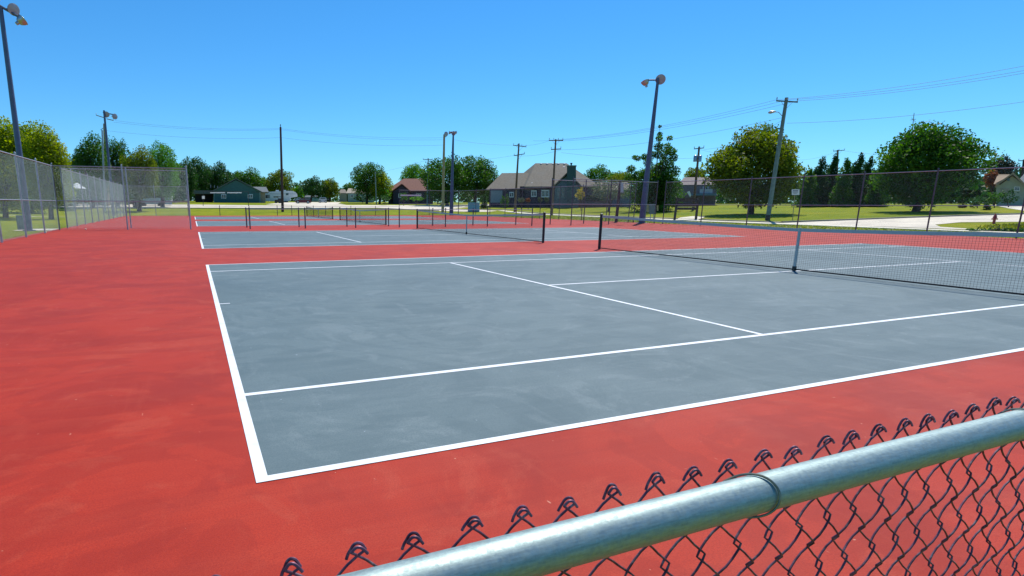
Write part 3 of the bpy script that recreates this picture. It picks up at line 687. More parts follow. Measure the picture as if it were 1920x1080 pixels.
T('broadleaf_tree','dark green tree just right of the left floodlight cluster',222,224,196,252,246,392,LG,D=96,seed=4,trunk_r=.35,group=G1)
T('broadleaf_tree','brownish-green tree seen above the tall two-bay fence',262,262,226,300,268,378,LO,D=84,seed=5,trunk_r=.3,group=G1)
T('broadleaf_tree','bright green rounded tree at the right end of the left row',306,304,268,340,262,375,LB,D=95,seed=6,trunk_r=.3,group=G1)
T('broadleaf_tree','tall tree rising behind the left fence between the two yellow-green trees',60,60,5,118,220,405,LY,D=78,seed=52,trunk_r=.2,nl=38,cap=20000,group=G1)
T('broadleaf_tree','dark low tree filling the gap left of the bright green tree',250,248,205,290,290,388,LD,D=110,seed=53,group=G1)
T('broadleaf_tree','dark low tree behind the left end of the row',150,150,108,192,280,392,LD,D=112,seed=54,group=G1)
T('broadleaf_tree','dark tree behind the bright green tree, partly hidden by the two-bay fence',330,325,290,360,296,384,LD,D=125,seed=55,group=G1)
T('broadleaf_tree','low spreading shade tree far behind the left fence, near the edge',30,30,-20,80,330,400,LG,D=95,seed=81,trunk_r=.2,group=G1,nl=24)
T('broadleaf_tree','low spreading shade tree far behind the gate gap',112,112,72,156,322,398,LG,D=98,seed=82,trunk_r=.2,group=G1,nl=24)
T('broadleaf_tree','low shade tree behind the far left fence run',190,190,150,232,312,395,LG,D=104,seed=83,trunk_r=.2,group=G1,nl=24)
T('broadleaf_tree','low shade tree behind the pale-blue trailer',292,292,250,340,320,386,LD,D=116,seed=84,trunk_r=.2,group=G1,nl=24)
T('broadleaf_tree','very dark broad tree behind the green shed, left one',358,360,332,398,292,380,LD,D=160,seed=7,nl=22,group=G1)
T('broadleaf_tree','dark broad tree directly behind the green shed',405,408,378,442,303,378,LD,D=165,seed=8,group=G1)
T('broadleaf_tree','mid-green tree right of the green shed roof',465,465,432,502,316,378,LG,D=178,seed=9,group=G1)
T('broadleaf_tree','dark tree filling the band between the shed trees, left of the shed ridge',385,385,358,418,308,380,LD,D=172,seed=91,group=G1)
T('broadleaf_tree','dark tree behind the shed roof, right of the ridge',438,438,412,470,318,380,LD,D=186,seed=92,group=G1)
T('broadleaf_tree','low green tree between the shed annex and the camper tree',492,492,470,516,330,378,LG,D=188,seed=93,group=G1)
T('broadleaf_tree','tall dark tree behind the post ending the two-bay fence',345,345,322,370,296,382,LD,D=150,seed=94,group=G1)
T('broadleaf_tree','golden-green tree behind the white camper',527,524,494,552,314,376,LO,D=170,seed=10,group=G1)
T('broadleaf_tree','small green tree between the camper and the dark round tree',556,556,544,570,347,376,LB,D=180,seed=11,trunk_r=.15,group=G1)
T('broadleaf_tree','dark round tree behind the maroon van',583,585,562,612,331,372,LD,D=150,seed=12,group=G1)
T('broadleaf_tree','golden tree right of the dark round tree',618,619,600,638,334,375,LO,D=152,seed=13,group=G1)
T('broadleaf_tree','small green tree left of the tall centre-left tree',652,652,640,668,340,374,LG,D=185,seed=14,group=G1)
T('broadleaf_tree','tall dark-centred tree left of the brown-roofed house',688,690,656,722,302,376,LG,D=128,seed=15,nl=30,group=G1)
T('broadleaf_tree','yellow-green tree leaning out right of the tall centre-left tree',712,716,694,736,322,378,LY,D=126,seed=16,group=G1)
T('broadleaf_tree','green tree behind the brown-roofed house',775,774,748,806,306,360,LB,D=150,seed=17,group=G1)
T('broadleaf_tree','broad dark green tree behind the centre floodlight poles',838,838,786,884,290,382,LG,D=118,seed=18,nl=34,trunk_r=.4,group=G1)
T('broadleaf_tree','mid-green tree touching the left end of the big house',890,893,852,936,288,378,LG,D=120,seed=19,nl=30,trunk_r=.35,group=G1)
T('broadleaf_tree','low dark tree behind the right end of the big house',1118,1118,1090,1150,309,352,LG,D=170,seed=20,group=G1)
T('broadleaf_tree','low green tree between the big house and the tall thin conifer',1160,1155,1140,1176,320,352,LB,D=165,seed=44,group=G1)
T('ornamental_tree','small grey-green spreading tree behind the far right fence',1140,1140,1104,1188,333,378,LGY,D=86,seed=21,dens=2.2,trunk_r=.12,group=G1,nl=20)
T('ornamental_tree','rust and green tree over the far right fence',1172,1168,1136,1200,322,352,LO,D=120,seed=22,trunk_r=.15,group=G1)
T('conifer_tree','tall open conifer with spiky leaders behind the right floodlight pole',1228,1228,1175,1275,234,400,LG,D=82,seed=23,trunk_r=.18,dens=5.5,
  lobes=[(1237,240,3),(1237,250,5),(1236,262,6),(1234,275,8),(1255,262,5),(1252,272,7),(1258,284,9),(1240,290,11),(1222,292,8),(1262,296,8),(1208,296,6),(1195,296,6),(1188,293,4),(1215,304,8),(1250,306,13),(1232,318,14),(1262,322,11),(1210,325,11),(1196,330,10),(1184,318,8),(1178,332,7),(1240,340,18),(1262,350,15),(1215,350,14),(1238,368,18),(1265,378,12),(1222,380,12)],group=G1)
T('broadleaf_tree','leafy lower tree at the foot of the open conifer',1222,1224,1172,1278,308,404,LG,D=84,seed=51,trunk_r=.2,group=G1)
T('broadleaf_tree','small tree behind the transformer pole',1300,1300,1280,1324,311,345,LO,D=140,seed=24,group=G1)
T('broadleaf_tree','big yellow-tinged maple on the right lawn left of the big utility pole',1408,1420,1330,1508,233,392,LO,v=402,seed=25,nl=48,trunk_r=.30,group=G1,dens=6,cap=26000)
T('broadleaf_tree','big round dark green tree on the right lawn, largest of all',1717,1742,1640,1848,230,392,LG,v=397,seed=26,nl=52,trunk_r=.33,group=G1,dens=6,cap=28000)
T('broadleaf_tree','dark purple-green tree behind the pale house at right',1876,1876,1842,1908,292,345,LP,D=130,seed=27,group=G1)
T('broadleaf_tree','rust-red small tree left of the pale house at right',1860,1858,1843,1874,318,352,LR,D=105,seed=28,trunk_r=.12,group=G1)
for i, (u, a, b, vt) in enumerate([(1516,1500,1532,322),(1536,1520,1553,300),(1556,1543,1572,296),(1580,1566,1597,303),(1604,1590,1622,294),(1622,1608,1640,300),(1646,1630,1664,312)]):
    T('conifer_tree', ['dark conifer at the left end of the row behind the right lawn','second dark conifer from the left in the row behind the right lawn','pointed dark conifer, third from the left in the row','middle dark conifer of the row behind the right lawn','pointed dark conifer, third from the right in the row','second dark conifer from the right in the row','shorter conifer at the right end of the row, touching the biggest tree'][i],
      u,(a+b)/2,a-9,b+9,vt,394,LD if i%3 else LG,D=96+(i%3)*2,seed=60+i,shape='cone',trunk_r=.15,group='dark conifers behind the right lawn',dens=4.5,cap=9000)
def shrub(u, v, u0, u1, vt, m, label, name='shrub', seed=0, D=None, shape='round', dens=4):
    return T(name, label, u, (u0+u1)/2, u0, u1, vt, (v if v else 385)+1, m, v=v if D is None else None, D=D, seed=seed+100, trunk_r=.05, nl=10, shape=shape, cat='shrub', dens=dens)
T('broadleaf_tree','dark round evergreen behind the left half of the conifer row',1535,1535,1498,1578,318,392,LD,D=104,seed=71,group=G1,nl=34)
T('broadleaf_tree','dark round evergreen behind the right half of the conifer row',1612,1612,1572,1656,312,392,LD,D=106,seed=72,group=G1,nl=34)
shrub(1804,390,1795,1813,383,LGY,'small pale shrub under the biggest right tree',seed=1)
shrub(1850,394,1843,1857,381,LD,'small dark conical shrub near the driveway at right',seed=2,shape='cone')
shrub(908,391,902,915,365,LD,'dark tapered cedar shrub left of the big house garage',seed=3,shape='cone')
shrub(948,390,938,957,362,LG,'green upright shrub in front of the big house garage',seed=4)
shrub(1089,377,1078,1099,349,LYEL,'bright yellow small tree beside the big house chimney',name='ornamental_tree',seed=5,D=92)
shrub(757,376,747,766,359,LG,'clipped rounded bush before the brown-roofed house',seed=6,D=112)
shrub(722,377,712,733,365,LD,'dark low bush between the slim pole and brown-roofed house',seed=7,D=114)
shrub(780,377,764,800,366,LB,'long low green hedge in front of the brown-roofed house',seed=8,D=111,name='hedge')
shrub(680,379,660,700,366,LD,'dark ivy-like bush beside the small tan-roofed house',seed=9,D=130)
shrub(720,375,707,735,350,LB,'light green bush under the yellow-green tree',seed=10,D=124)
shrub(1888,386,1862,1915,352,LD,'dark bushes before the pale house at right',seed=11,D=92)
shrub(1862,386,1846,1880,356,LG,'green bush at the corner of the right lawn',seed=12,D=90)
shrub(1830,388,1810,1850,366,LD,'low dark bush right of the biggest tree',seed=13,D=88)
for i, (u, vv, w_, vt, m_) in enumerate([(977,379,8,370,LGY),(990,379,5,371,LR),(1013,378,5,368,LGY),(1025,378,5,369,LGY)]):
    shrub(u, vv, u-w_, u+w_, vt, m_, ['broad pale shrub against the big house wall','small rusty shrub against the big house wall','round pale shrub below the big house windows','round pale shrub right of its twin at the big house'][i], seed=20+i, D=100)
shrub(1230,405,1213,1262,380,LG,'low spreading green shrub at the foot of the open conifer',seed=30,D=80)
T('shrub','low dark weedy shrub row at the near edge of the verge, by the hydrant',1872,1872,1812,1935,427,436,LD,v=435,seed=140,trunk_r=.03,dens=4,cat='shrub',
  lobes=[(u_,433+(i%3),4+(i%2)) for i, u_ in enumerate(range(1816,1936,8))])
rw = np.random.RandomState(77); cs = []
for u_ in range(-260, 2300, 9):
    D_ = rw.uniform(195, 235) if u_ < 1330 else rw.uniform(150, 185); q = far(u_, D_); hgt = rw.uniform(3.0, 6.0)*(1.0 if u_ > 380 else 1.6)
    for j in range(3): cs.append((q+np.array([rw.uniform(-2,2), rw.uniform(-2,2), hgt*(.2+.35*j)]), np.array([2.6, 2.6, hgt*.34])))
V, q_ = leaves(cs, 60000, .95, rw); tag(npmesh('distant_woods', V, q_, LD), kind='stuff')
# rough weeds on the verge by the hydrant
rng = np.random.RandomState(5)
def weeds(name, poly_pts, n, hgt, m, sz):
    xs_, ys_ = [p[0] for p in poly_pts], [p[1] for p in poly_pts]; out = []
    def inside(x, y):
        c = False; j = len(poly_pts)-1
        for i in range(len(poly_pts)):
            xi, yi = poly_pts[i]; xj, yj = poly_pts[j]
            if (yi > y) != (yj > y) and x < (xj-xi)*(y-yi)/(yj-yi)+xi: c = not c
            j = i
        return c
    while len(out) < n:
        x, y = rng.uniform(min(xs_), max(xs_)), rng.uniform(min(ys_), max(ys_))
        if inside(x, y): out.append((x, y))
    V = []
    for x, y in out:
        z = H(x, y); a = rng.uniform(0, 2*math.pi); w = sz*rng.uniform(.5, 1.2); h_ = hgt*rng.uniform(.4, 1.3); dx, dy = math.cos(a)*w, math.sin(a)*w; lx, ly = rng.uniform(-.12, .12, 2)
        V += [(x-dx, y-dy, z), (x+dx, y+dy, z), (x+dx*.4+lx, y+dy*.4+ly, z+h_), (x-dx*.4+lx, y-dy*.4+ly, z+h_)]
    V = np.array(V); return tag(npmesh(name, V, np.arange(len(V)).reshape(-1,4), m), kind='stuff')
weeds('rough_weeds', [(46.2,17.6),(49.2,17.4),(52.0,16.2),(58,13),(70,7),(75,2),(44.6,5),(44.4,12)], 14000, .12, leaf_mat('weeds', (.09,.13,.01), (.22,.24,.02), (.3,.27,.04), .4), .05)
weeds('grass_tufts', [(xr(0)+.5,-5),(41,-5),(43.0,30),(44,60),(xr(66)+.6,67),(xr(40)+.5,40)], 15000, .05, leaf_mat('turf_blades', (.10,.16,.01), (.2,.23,.012), None, .4), .05)

# ------------------------------------------------------------------ buildings
def wallm(name, c, **k): return mat(name, c, .8, var=.08, scale=3, **k)
TEAL = wallm('teal_siding', (.045,.13,.13)); TEALD = wallm('teal_trim', (.14,.24,.24)); ROOFG = mat('grey_shingle', (.13,.15,.15), .9, var=.2, scale=5, bump=.5, bscale=8)
ROOFB = mat('brown_shingle', (.20,.085,.055), .9, var=.25, scale=5, bump=.5, bscale=8); ROOFT = mat('taupe_shingle', (.21,.175,.125), .9, var=.2, scale=4, bump=.5, bscale=8, dirt=(.22,.20,.16), dscale=.5)
TAN = wallm('tan_wall', (.30,.26,.19)); BRICKD = wallm('dark_brick', (.040,.034,.055)); BLUEW = wallm('blue_grey_wall', (.08,.16,.22)); GARD = wallm('garage_door', (.19,.24,.28))
CREAM = wallm('cream_wall', (.33,.34,.24))
def hip(F, m, name, o, u0, u1, ve, r0, r1, vr, dep, over=0, th=.15, ridge_dep=None):
    """hipped/gabled roof: eave from u0..u1 at ve, ridge r0..r1 at vr half way back"""
    rd = ridge_dep or dep/2; a, b = F.P(u0, ve, -over), F.P(u1, ve, -over); k = F.b*(dep+2*over); c, d = F.P(r0, vr, rd), F.P(r1, vr, rd); dn = np.array([0,0,-th])
    z = min(a[2], b[2]); a[2] = b[2] = z; c[2] = d[2] = max(c[2], d[2])
    return MB().hull([a, b, a+k, b+k, c, d, a+dn, b+dn, a+k+dn, b+k+dn]).build(name, m, o)
def body(F, m, o, u0, u1, v, dep, d0=0.0, name='wall', vb=None):
    a, b = F.P(u0, v, d0), F.P(u1, v, d0); k = F.b*dep; z = min(a[2], b[2])
    pts = []
    for zz in (-1.2, z):
        for p in (a, b, b+k, a+k): pts.append((p[0], p[1], zz))
    return MB().hexa(pts).build(name, m, o)
def window(F, o, u0, u1, v0, v1, dep=0, frame=WTRIM, glass=GLASSD, mull=1, name='window'):
    f_ = MB().pbox(F, u0, u1, v0, v1, dep-.05, .05).build(name, frame, o); du = (u1-u0); dv = (v1-v0); n_ = mull+1; g_ = MB()
    for i in range(n_):
        a = u0+du*(.1+.8*i/n_)+(.04*du if i else 0); b = u0+du*(.1+.8*(i+1)/n_)-(.04*du if i < n_-1 else 0)
        g_.pbox(F, a, b, v0+dv*.14, v1-dv*.14, dep-.07, .03)
    g_.build('pane', glass, f_)
# green shed
F = Frame(441, 380); o = empty('green_shed', F.o, 'teal green gabled shed with two small windows beyond the back street', 'shed')
a, b, pk, c, d = F.P(401,382), F.P(488,382), F.P(442,337.5), F.P(488,358.5), F.P(401,357)
a[2] = b[2] = -1; MB().prism([a, b, c, pk, d], F.b*12).build('wall', TEAL, o)
t = MB()
for e0, e1 in ((F.P(397.5,359.5,-.35), F.P(442,335.6,-.35)), (F.P(442,335.6,-.35), F.P(491,360.5,-.35))): t.prism([e0, e1, e1+[0,0,.16], e0+[0,0,.16]], F.b*12.7)
t.build('roof', ROOFG, o)
t = MB(); t.pbox(F, 400.5, 402.5, 358, 381, -.03, .04); t.pbox(F, 486.3, 488.5, 359, 381, -.03, .04); t.build('corner_trim', TEALD, o)
window(F, o, 414.6, 424.2, 364, 372.2); window(F, o, 464.5, 474, 364, 371.8)
t = MB(); t.pbox(F, 363, 400, 357, 363.5, 1.0, 6); t.build('carport_roof', ROOFG, o)
t = MB(); t.pbox(F, 366, 399, 363.5, 381, 5, .3, drop=1); t.build('carport_wall', BRICKD, o)
hip(F, ROOFG, 'annex_roof', o, 472, 504, 359.5, 474, 499, 350.5, 7, ridge_dep=4); body(F, TAN, o, 486, 497, 359, 5, .5, name='annex_wall')
for i, du in enumerate((395, 402, 408)): MB().tube([F.P(du, 352, 4), F.P(du, 346.5+i, 4)], .09, 6).build('vent_pipe', LAMPMETAL, o)
# pipe frame with white bars near the street
F = Frame(466, 387); o = empty('banner_gantry', F.o, 'thin dark pipe frame with two white bars before the green shed', 'frame')
t = MB(); t.tube([(0,0,0), F.P(466,359.5)], .05, 6); t.build('upright', BLACK, o)
t = MB(); q0 = F.P(381,387); q0[2] = H(*(F.o+q0)[:2])-F.o[2]; t.tube([q0, F.P(381,357.5)], .05, 6); t.build('upright', BLACK, o)
t = MB(); t.tube([F.P(381,358), F.P(466,359.7)], .04, 6); t.build('crossbar', BLACK, o)
for e0, e1 in ((394,422),(426,453)): MB().pbox(F, e0, e1, 360.4, 362.2, -.05, .05).build('white_bar', WTRIM, o)
MB().pbox(F, 378.8, 383.8, 367.3, 373, -.08, .04).build('sign_plate', WTRIM, o)
# camper
F = Frame(527, 379.3); o = empty('camper_trailer', F.o, 'large white fifth-wheel camper with raised front beside the green shed', 'camper')
RVW = mat('camper_white', (.62,.68,.68), .4, var=.04); prof = [(496,376.5),(497,361),(499.5,358.6),(556,357.6),(559,364),(557.5,369),(549,370.5),(546,373),(545,377.5)]
prof = [(496,376.8),(496,361.5),(498.5,359.8),(541,357.6),(549,358),(555,361),(558,366),(557.5,368.8),(546,370.5),(544,373.5),(543,377.2)]
MB().prism([F.P(u, v) for u, v in prof], F.b*2.5).build('body', RVW, o)
t = MB(); t.pbox(F, 517, 523, 356.3, 358.6, .8, .9); t.pbox(F, 532, 536, 356.3, 358, .8, .6); t.build('roof_vent', RVW, o)
for q_ in ((498,506,365.5,371.5),(513,522,368,370.5),(536,541,362,366)): MB().pbox(F, *q_, -.02, .03).build('window', GLASSD, o)
t = MB(); t.pbox(F, 496.5, 555, 363.2, 363.9, -.015, .02); t.build('stripe', mat('grey_stripe', (.2,.25,.3), .5), o)
for u_ in (532, 537.5): MB().lathe(F.P(u_, 378.0, .05), F.b, [(-.02,.34),(.25,.34)], 14).build('wheel', BLACK, o, True)
F = Frame(522, 381.2); o = empty('small_tractor', F.o, 'small brown tractor parked in front of the camper', 'tractor')
t = MB(); t.pbox(F, 515, 522, 374.5, 378.8, 0, .7); t.pbox(F, 521, 527, 372, 379, 0, .9); t.build('body', DWOOD, o)
for u_, rr in ((517.5,.3),(525,.45)): MB().lathe(F.P(u_, 378.6 if rr < .4 else 377.5, -.1), F.b, [(0,rr),(.25,rr)], 14).build('wheel', BLACK, o, True)
MB().pbox(F, 521.5, 526.5, 368.5, 369.6, .1, .8).build('canopy', DWOOD, o)
def car(u, v, prof, glass, wheels, m, label, name, dep=1.8, wr_=.33):
    F = Frame(u, v); o = empty(name, F.o, label, 'car' if 'truck' not in name else 'truck')
    w0 = MB().prism([F.P(a, b) for a, b in prof], F.b*dep).build('body', m, o)
    bm = bmesh.new(); bm.from_mesh(w0.data); bmesh.ops.bevel(bm, geom=[e for e in bm.edges], offset=.07, segments=2, affect='EDGES'); bm.to_mesh(w0.data); bm.free()
    for g_ in glass: MB().prism([F.P(a, b, -.012) for a, b in g_], F.b*.02).build('window', GLASSD, o)
    for (wu, wv) in wheels:
        c = F.P(wu, wv, -.01); c[2] = max(c[2], wr_-.02); W_ = MB().lathe(c, F.b, [(0,wr_*.9),(.03,wr_),(.2,wr_),(.22,wr_*.9)], 16).build('wheel', BLACK, o, True); MB().lathe(c-F.b*.006, F.b, [(0,wr_*.5),(.02,wr_*.55)], 12).build('rim', LAMPMETAL, W_, True)
    return o
MAR = mat('maroon_paint', (.10,.008,.02), .25, .3, var=.05); SIL = mat('silver_paint', (.35,.38,.42), .3, .4, var=.05); WCAR = mat('white_paint_car', (.6,.6,.6), .3, var=.04)
car(569, 381.8, [(554,380.2),(554,377),(557,375.2),(561,374.6),(565,371.3),(577,371),(580.5,372.5),(583.5,376),(583.8,380.2)], [[(562,374.9),(565.5,372.2),(570,372.1),(570,375)],[(571,375),(571,372),(579,372.3),(581.5,375.2)]], [(558.5,380),(577.5,380)], MAR, 'maroon minivan parked side-on in the gravel yard', 'parked_car')
car(604, 380.2, [(598,379),(598.3,373.5),(600,370),(610.5,370),(612.6,373.5),(613,379)], [[(600,373.3),(601.3,370.8),(609.5,370.8),(611,373.3)]], [(600,379),(611,379)], SIL, 'silver car seen from behind, right of the maroon minivan', 'parked_car', dep=4.2)
car(563, 378.6, [(551,377),(551,373),(556,372.5),(557.5,370),(563,370),(564.5,372.6),(569,373),(569,377)], [[(557.6,372.5),(558.4,370.7),(562.6,370.7),(563.4,372.6)]], [(554,376.8),(566,376.8)], WCAR, 'white pickup truck partly hidden behind the maroon minivan', 'pickup_truck')
F = Frame(585, 378.3); o = empty('blue_outbuilding', F.o, 'small pale-blue outbuilding in the shade behind the cars', 'shed')
body(F, wallm('pale_blue_wall', (.22,.38,.42)), o, 572, 597, 369.5, 3); hip(F, ROOFG, 'roof', o, 571, 598, 369.5, 573, 596, 366.5, 3.2)
# small tan-roofed house, centre left
F = Frame(672, None, 150); o = empty('tan_roof_house', F.o, 'small house with tan roof and pale gable at centre left', 'house')
body(F, wallm('pale_green_wall', (.28,.36,.30)), o, 652, 700, 362, 8); hip(F, mat('tan_shingle', (.36,.31,.23), .9, var=.15, scale=4), 'roof', o, 649, 703, 362, 653, 695, 353.5, 8.5)
window(F, o, 657, 663, 365, 370); MB().pbox(F, 668, 672, 364.5, 375, -.05, .06).build('door', DWOOD, o)
F = Frame(644, None, 175); o = empty('distant_house', F.o, 'tiny distant house between the small green tree and golden tree', 'house')
body(F, TAN, o, 636, 650, 362, 8); hip(F, ROOFT, 'roof', o, 635, 651, 362, 639, 647, 355, 8)
# brown-roofed house
F = Frame(775, None, 128); o = empty('brown_roof_house', F.o, 'house with reddish-brown roof and dark front gable left of the centre trees', 'house')
body(F, BRICKD, o, 728, 812, 357.5, 10); hip(F, ROOFB, 'roof', o, 721, 818, 358.5, 757, 792, 335, 11, ridge_dep=6)
t = MB(); e0, e1, pk = F.P(736,360,-2.5), F.P(768,360,-2.5), F.P(753.5,347.5,-2.5)
t.prism([e0, e1, pk], F.b*5); t.build('gable_wall', BRICKD, o)
t = MB()
for a, b in ((F.P(733,361,-2.8), F.P(753.5,346,-2.8)), (F.P(753.5,346,-2.8), F.P(770.5,360.5,-2.8))): t.prism([a, b, b+[0,0,.22], a+[0,0,.22]], F.b*6.5)
t.build('gable_roof', ROOFB, o); body(F, BRICKD, o, 737, 767, 359.5, 4, d0=-2.4, name='gable_base')
window(F, o, 747, 757, 363, 371, dep=-2.45); window(F, o, 780, 790, 363, 370); MB().pbox(F, 796, 801, 362, 374, -.06, .06).build('door', DWOOD, o)
MB().pbox(F, 805, 808, 346, 356, 5, .6).build('chimney', BRICKD, o)
# big house
F = Frame(1010, None, 108, rot=-4); o = empty('big_house', F.o, 'large house with taupe hipped roofs and tall teal chimney right of centre', 'house')
body(F, BRICKD, o, 918, 985, 354, 9); body(F, BRICKD, o, 975, 1118, 349, 14)
hip(F, ROOFT, 'wing_roof', o, 911, 1002, 354.5, 941, 990, 324.5, 10, ridge_dep=5)
zz_ = F.P(1050, 349.5, -.5)[2]; fl_, fr_, bl_, br_ = F.P(985, 350, -.5), F.P(1126, 350, -.5), F.P(946, 348, 12), F.P(1132, 348, 15)
for p_ in (fl_, fr_, bl_, br_): p_[2] = zz_
MB().hull([fl_, fr_, bl_, br_, F.P(1004,306,7), F.P(1062.5,306,7)]+[p_-[0,0,.18] for p_ in (fl_, fr_, bl_, br_)]).build('main_roof', ROOFT, o)
MB().pbox(F, 919, 942, 357, 380, -.06, .06).build('garage_door', GARD, o)
t = MB(); e0, e1, pk = F.P(1040,349,-2), F.P(1088,349,-2), F.P(1064,326,-2)
t.prism([F.P(1042,348,-1.6), F.P(1086,348,-1.6), F.P(1064,328,-1.6)], F.b*6); t.build('gable_wall', BLUEW, o); body(F, mat('teal_glass_wall', (.03,.10,.12), .3, var=.1), o, 1041, 1087, 348, 4, d0=-1.6, name='sunroom')
t = MB()
for a, b in ((F.P(1037,351,-2.2), F.P(1064,325,-2.2)), (F.P(1064,325,-2.2), F.P(1091,351,-2.2))): t.prism([a, b, b+[0,0,.25], a+[0,0,.25]], F.b*8)
t.build('gable_roof', ROOFT, o)
ch = MB().pbox(F, 1063, 1080, 311, 381, -2.9, 1.2).build('chimney', wallm('dark_teal_siding', (.035,.085,.085)), o); t = MB(); t.pbox(F, 1062, 1081, 309.8, 311.4, -3.0, 1.4); t.build('chimney_cap', TEALD, ch)
MB().lathe(F.P(1071,309.8,-2.3), (0,0,1), [(0,.14),(.25,.14),(.28,.24),(.4,.2)], 10).build('chimney_pot', BLACK, ch)
for u_ in (1048, 1056): window(F, o, u_-3, u_+3, 352, 372, dep=-1.65, frame=TEALD)
for q_ in ((955,963,360,370),(996,1006,357,369),(1014,1030,356,370)): window(F, o, *q_)
for u_, v_, dd in ((1014.5,308,7.2),(1026,308,7.2),(1037,308.5,7.2),(1047,308,7.2),(1058,308,7.2),(1057,314.5,6.2),(997.5,344.5,1.2)):
    MB().lathe(F.P(u_, v_, dd-.4), (0,0,1), [(-.1,.16),(.1,.16),(.12,.24),(.22,.12)], 10).build('roof_vent', WTRIM, o, True)
body(F, BLUEW, o, 1112, 1186, 356, 8, d0=2); hip(F, ROOFT, 'rear_roof', o, 1108, 1190, 356, 1120, 1176, 342, 9, ridge_dep=6)
t = MB(); t.pbox(F, 1086, 1150, 366, 379, -8, 1.5, drop=1.0); hd = t.build('hedge_base', BRICKD, o); hd.parent = None
bpy.data.objects.remove(hd)
F = Frame(1117, 389); o = empty('brown_planter', F.o, 'long low brown timber planter wall behind the far right fence', 'planter')
MB().fbox(F, *( [np.dot(F.P(1087,389), F.r), np.dot(F.P(1147,389), F.r)] ), 0, .5, -.3, F.P(1117,376.5)[2]).build('planter_wall', DWOOD, o)
x0_, x1_ = np.dot(F.P(1089,389), F.r), np.dot(F.P(1146,389), F.r); rng2 = np.random.RandomState(2); zt_ = F.P(1117,376.5)[2]
cs = [(F.L(x0_+(x1_-x0_)*(i+.5)/14, .6, zt_+.45), np.array([.4,.4,.5])) for i in range(14)]
V, q_ = leaves(cs, 4500, .16, rng2); npmesh('hedge_plants', V, q_, LD, o)
# house behind the conifer, right
F = Frame(1310, None, 118); o = empty('grey_roof_house', F.o, 'low house with grey-brown roof behind the notice board', 'house')
body(F, wallm('mauve_wall', (.17,.13,.13)), o, 1272, 1345, 346, 9); hip(F, mat('mauve_shingle', (.22,.18,.16), .9, var=.15, scale=4), 'roof', o, 1266, 1350, 347, 1284, 1338, 332.5, 10)
window(F, o, 1318, 1328, 350, 356); MB().pbox(F, 1294, 1344, 362.8, 366.5, -3, 2.6).build('deck', BLUEW, o); t = MB(); t.pbox(F, 1312, 1336, 354.5, 362.5, -2.6, .06); t.build('deck_rail', mat('pale_rail', (.35,.38,.42), .7), o)
t = MB(); t.prism([F.P(1288,360,-3.3), F.P(1293,358,-3.3), F.P(1296,366,-3.3), F.P(1294,370,-3.3)], F.b*1.2); t.build('steps', WTRIM, o)
# pale house, right edge
F = Frame(1893, None, 100); o = empty('pale_gabled_house', F.o, 'pale house with tan roof and gable at the right edge', 'house')
MB().prism([F.P(1868,386), F.P(1922,386), F.P(1922,348), F.P(1898,330), F.P(1876,346), F.P(1868,346)], F.b*10).build('wall', CREAM, o)
t = MB()
for a, b in ((F.P(1866,350,-.5), F.P(1899,327,-.5)), (F.P(1899,327,-.5), F.P(1926,353,-.5))): t.prism([a, b, b+[0,0,.25], a+[0,0,.25]], F.b*11)
t.prism([F.P(1863,345,1), F.P(1873,345,1), F.P(1899,327,1), F.P(1871,327,5)], F.b*.2)
t.build('roof', mat('tan_roof', (.33,.24,.15), .9, var=.15), o); MB().pbox(F, 1876, 1892, 353, 366, -.06, .06).build('garage_door', TAN, o); window(F, o, 1902, 1912, 350, 358); MB().pbox(F, 1888, 1893, 334, 339, -.08, .06).build('gable_vent', BLUEW, o)
F = Frame(1935, None, 118); o = empty('grey_roof_house', F.o, 'grey-roofed house cut off by the right edge', 'house')
body(F, BLUEW, o, 1906, 1990, 346, 10); hip(F, ROOFG, 'roof', o, 1902, 1996, 346, 1920, 1980, 326, 11)
# open-sided white tent and trailer beyond the left fence
F = Frame(147, None, 84); o = empty('white_canopy', F.o, 'white pitched canopy seen through the left fence', 'canopy')
MB().hull([F.P(132,352.5), F.P(162,354), F.P(132,352.5,4), F.P(162,354,4), F.P(141,342,1.5), F.P(146,343.5,2.5)]).build('canopy_roof', mat('white_canvas', (.8,.8,.8), .7, var=.03), o)
for u_, dd in ((134,.1),(160,.1),(134,3.8),(160,3.8)):
    p = F.P(u_, 353.5, dd); t = MB(); t.tube([(p[0],p[1],-.2), p], .05, 6); t.build('leg', PIPE, o)
F = Frame(290, 386.5); o = empty('box_trailer', F.o, 'long pale-blue trailer behind the tall two-bay fence', 'trailer')
MB().prism([F.P(256,383), F.P(258,375), F.P(272,371.5), F.P(322,370), F.P(323,383.5)], F.b*2.3).build('body', mat('pale_blue_panel', (.22,.36,.42), .5, var=.08), o)
MB().pbox(F, 320, 324, 366.5, 377, -.15, .1).build('end_panel', WTRIM, o)
for u_ in (270, 300): MB().lathe(F.P(u_, 384, -.02), F.b, [(0,.35),(.22,.35)], 14).build('wheel', BLACK, o, True)
F = Frame(253.5, 389); o = tag(MB().lathe(F.o, (0,0,1), [(0,.26),(.04,.29),(.3,.30),(.32,.31),(.6,.30),(.85,.29),(.86,.31),(.9,.31),(.91,.27)], 16).build('rubbish_barrel', DWOOD, None, True), 'dark red-brown rubbish barrel on the grass behind the two-bay fence', 'barrel')
F = Frame(43, 431.5); o = empty('utility_cabinet', F.o, 'small grey-green cabinet at the foot of the left floodlight pole', 'cabinet')
MB().fbox(F, -.22, .22, 0, .3, 0, .75).build('cabinet_box', STEELTEAL, o); MB().fbox(F, -.2, .2, -.015, -.002, .08, .7).build('door', STEELTEAL, o)

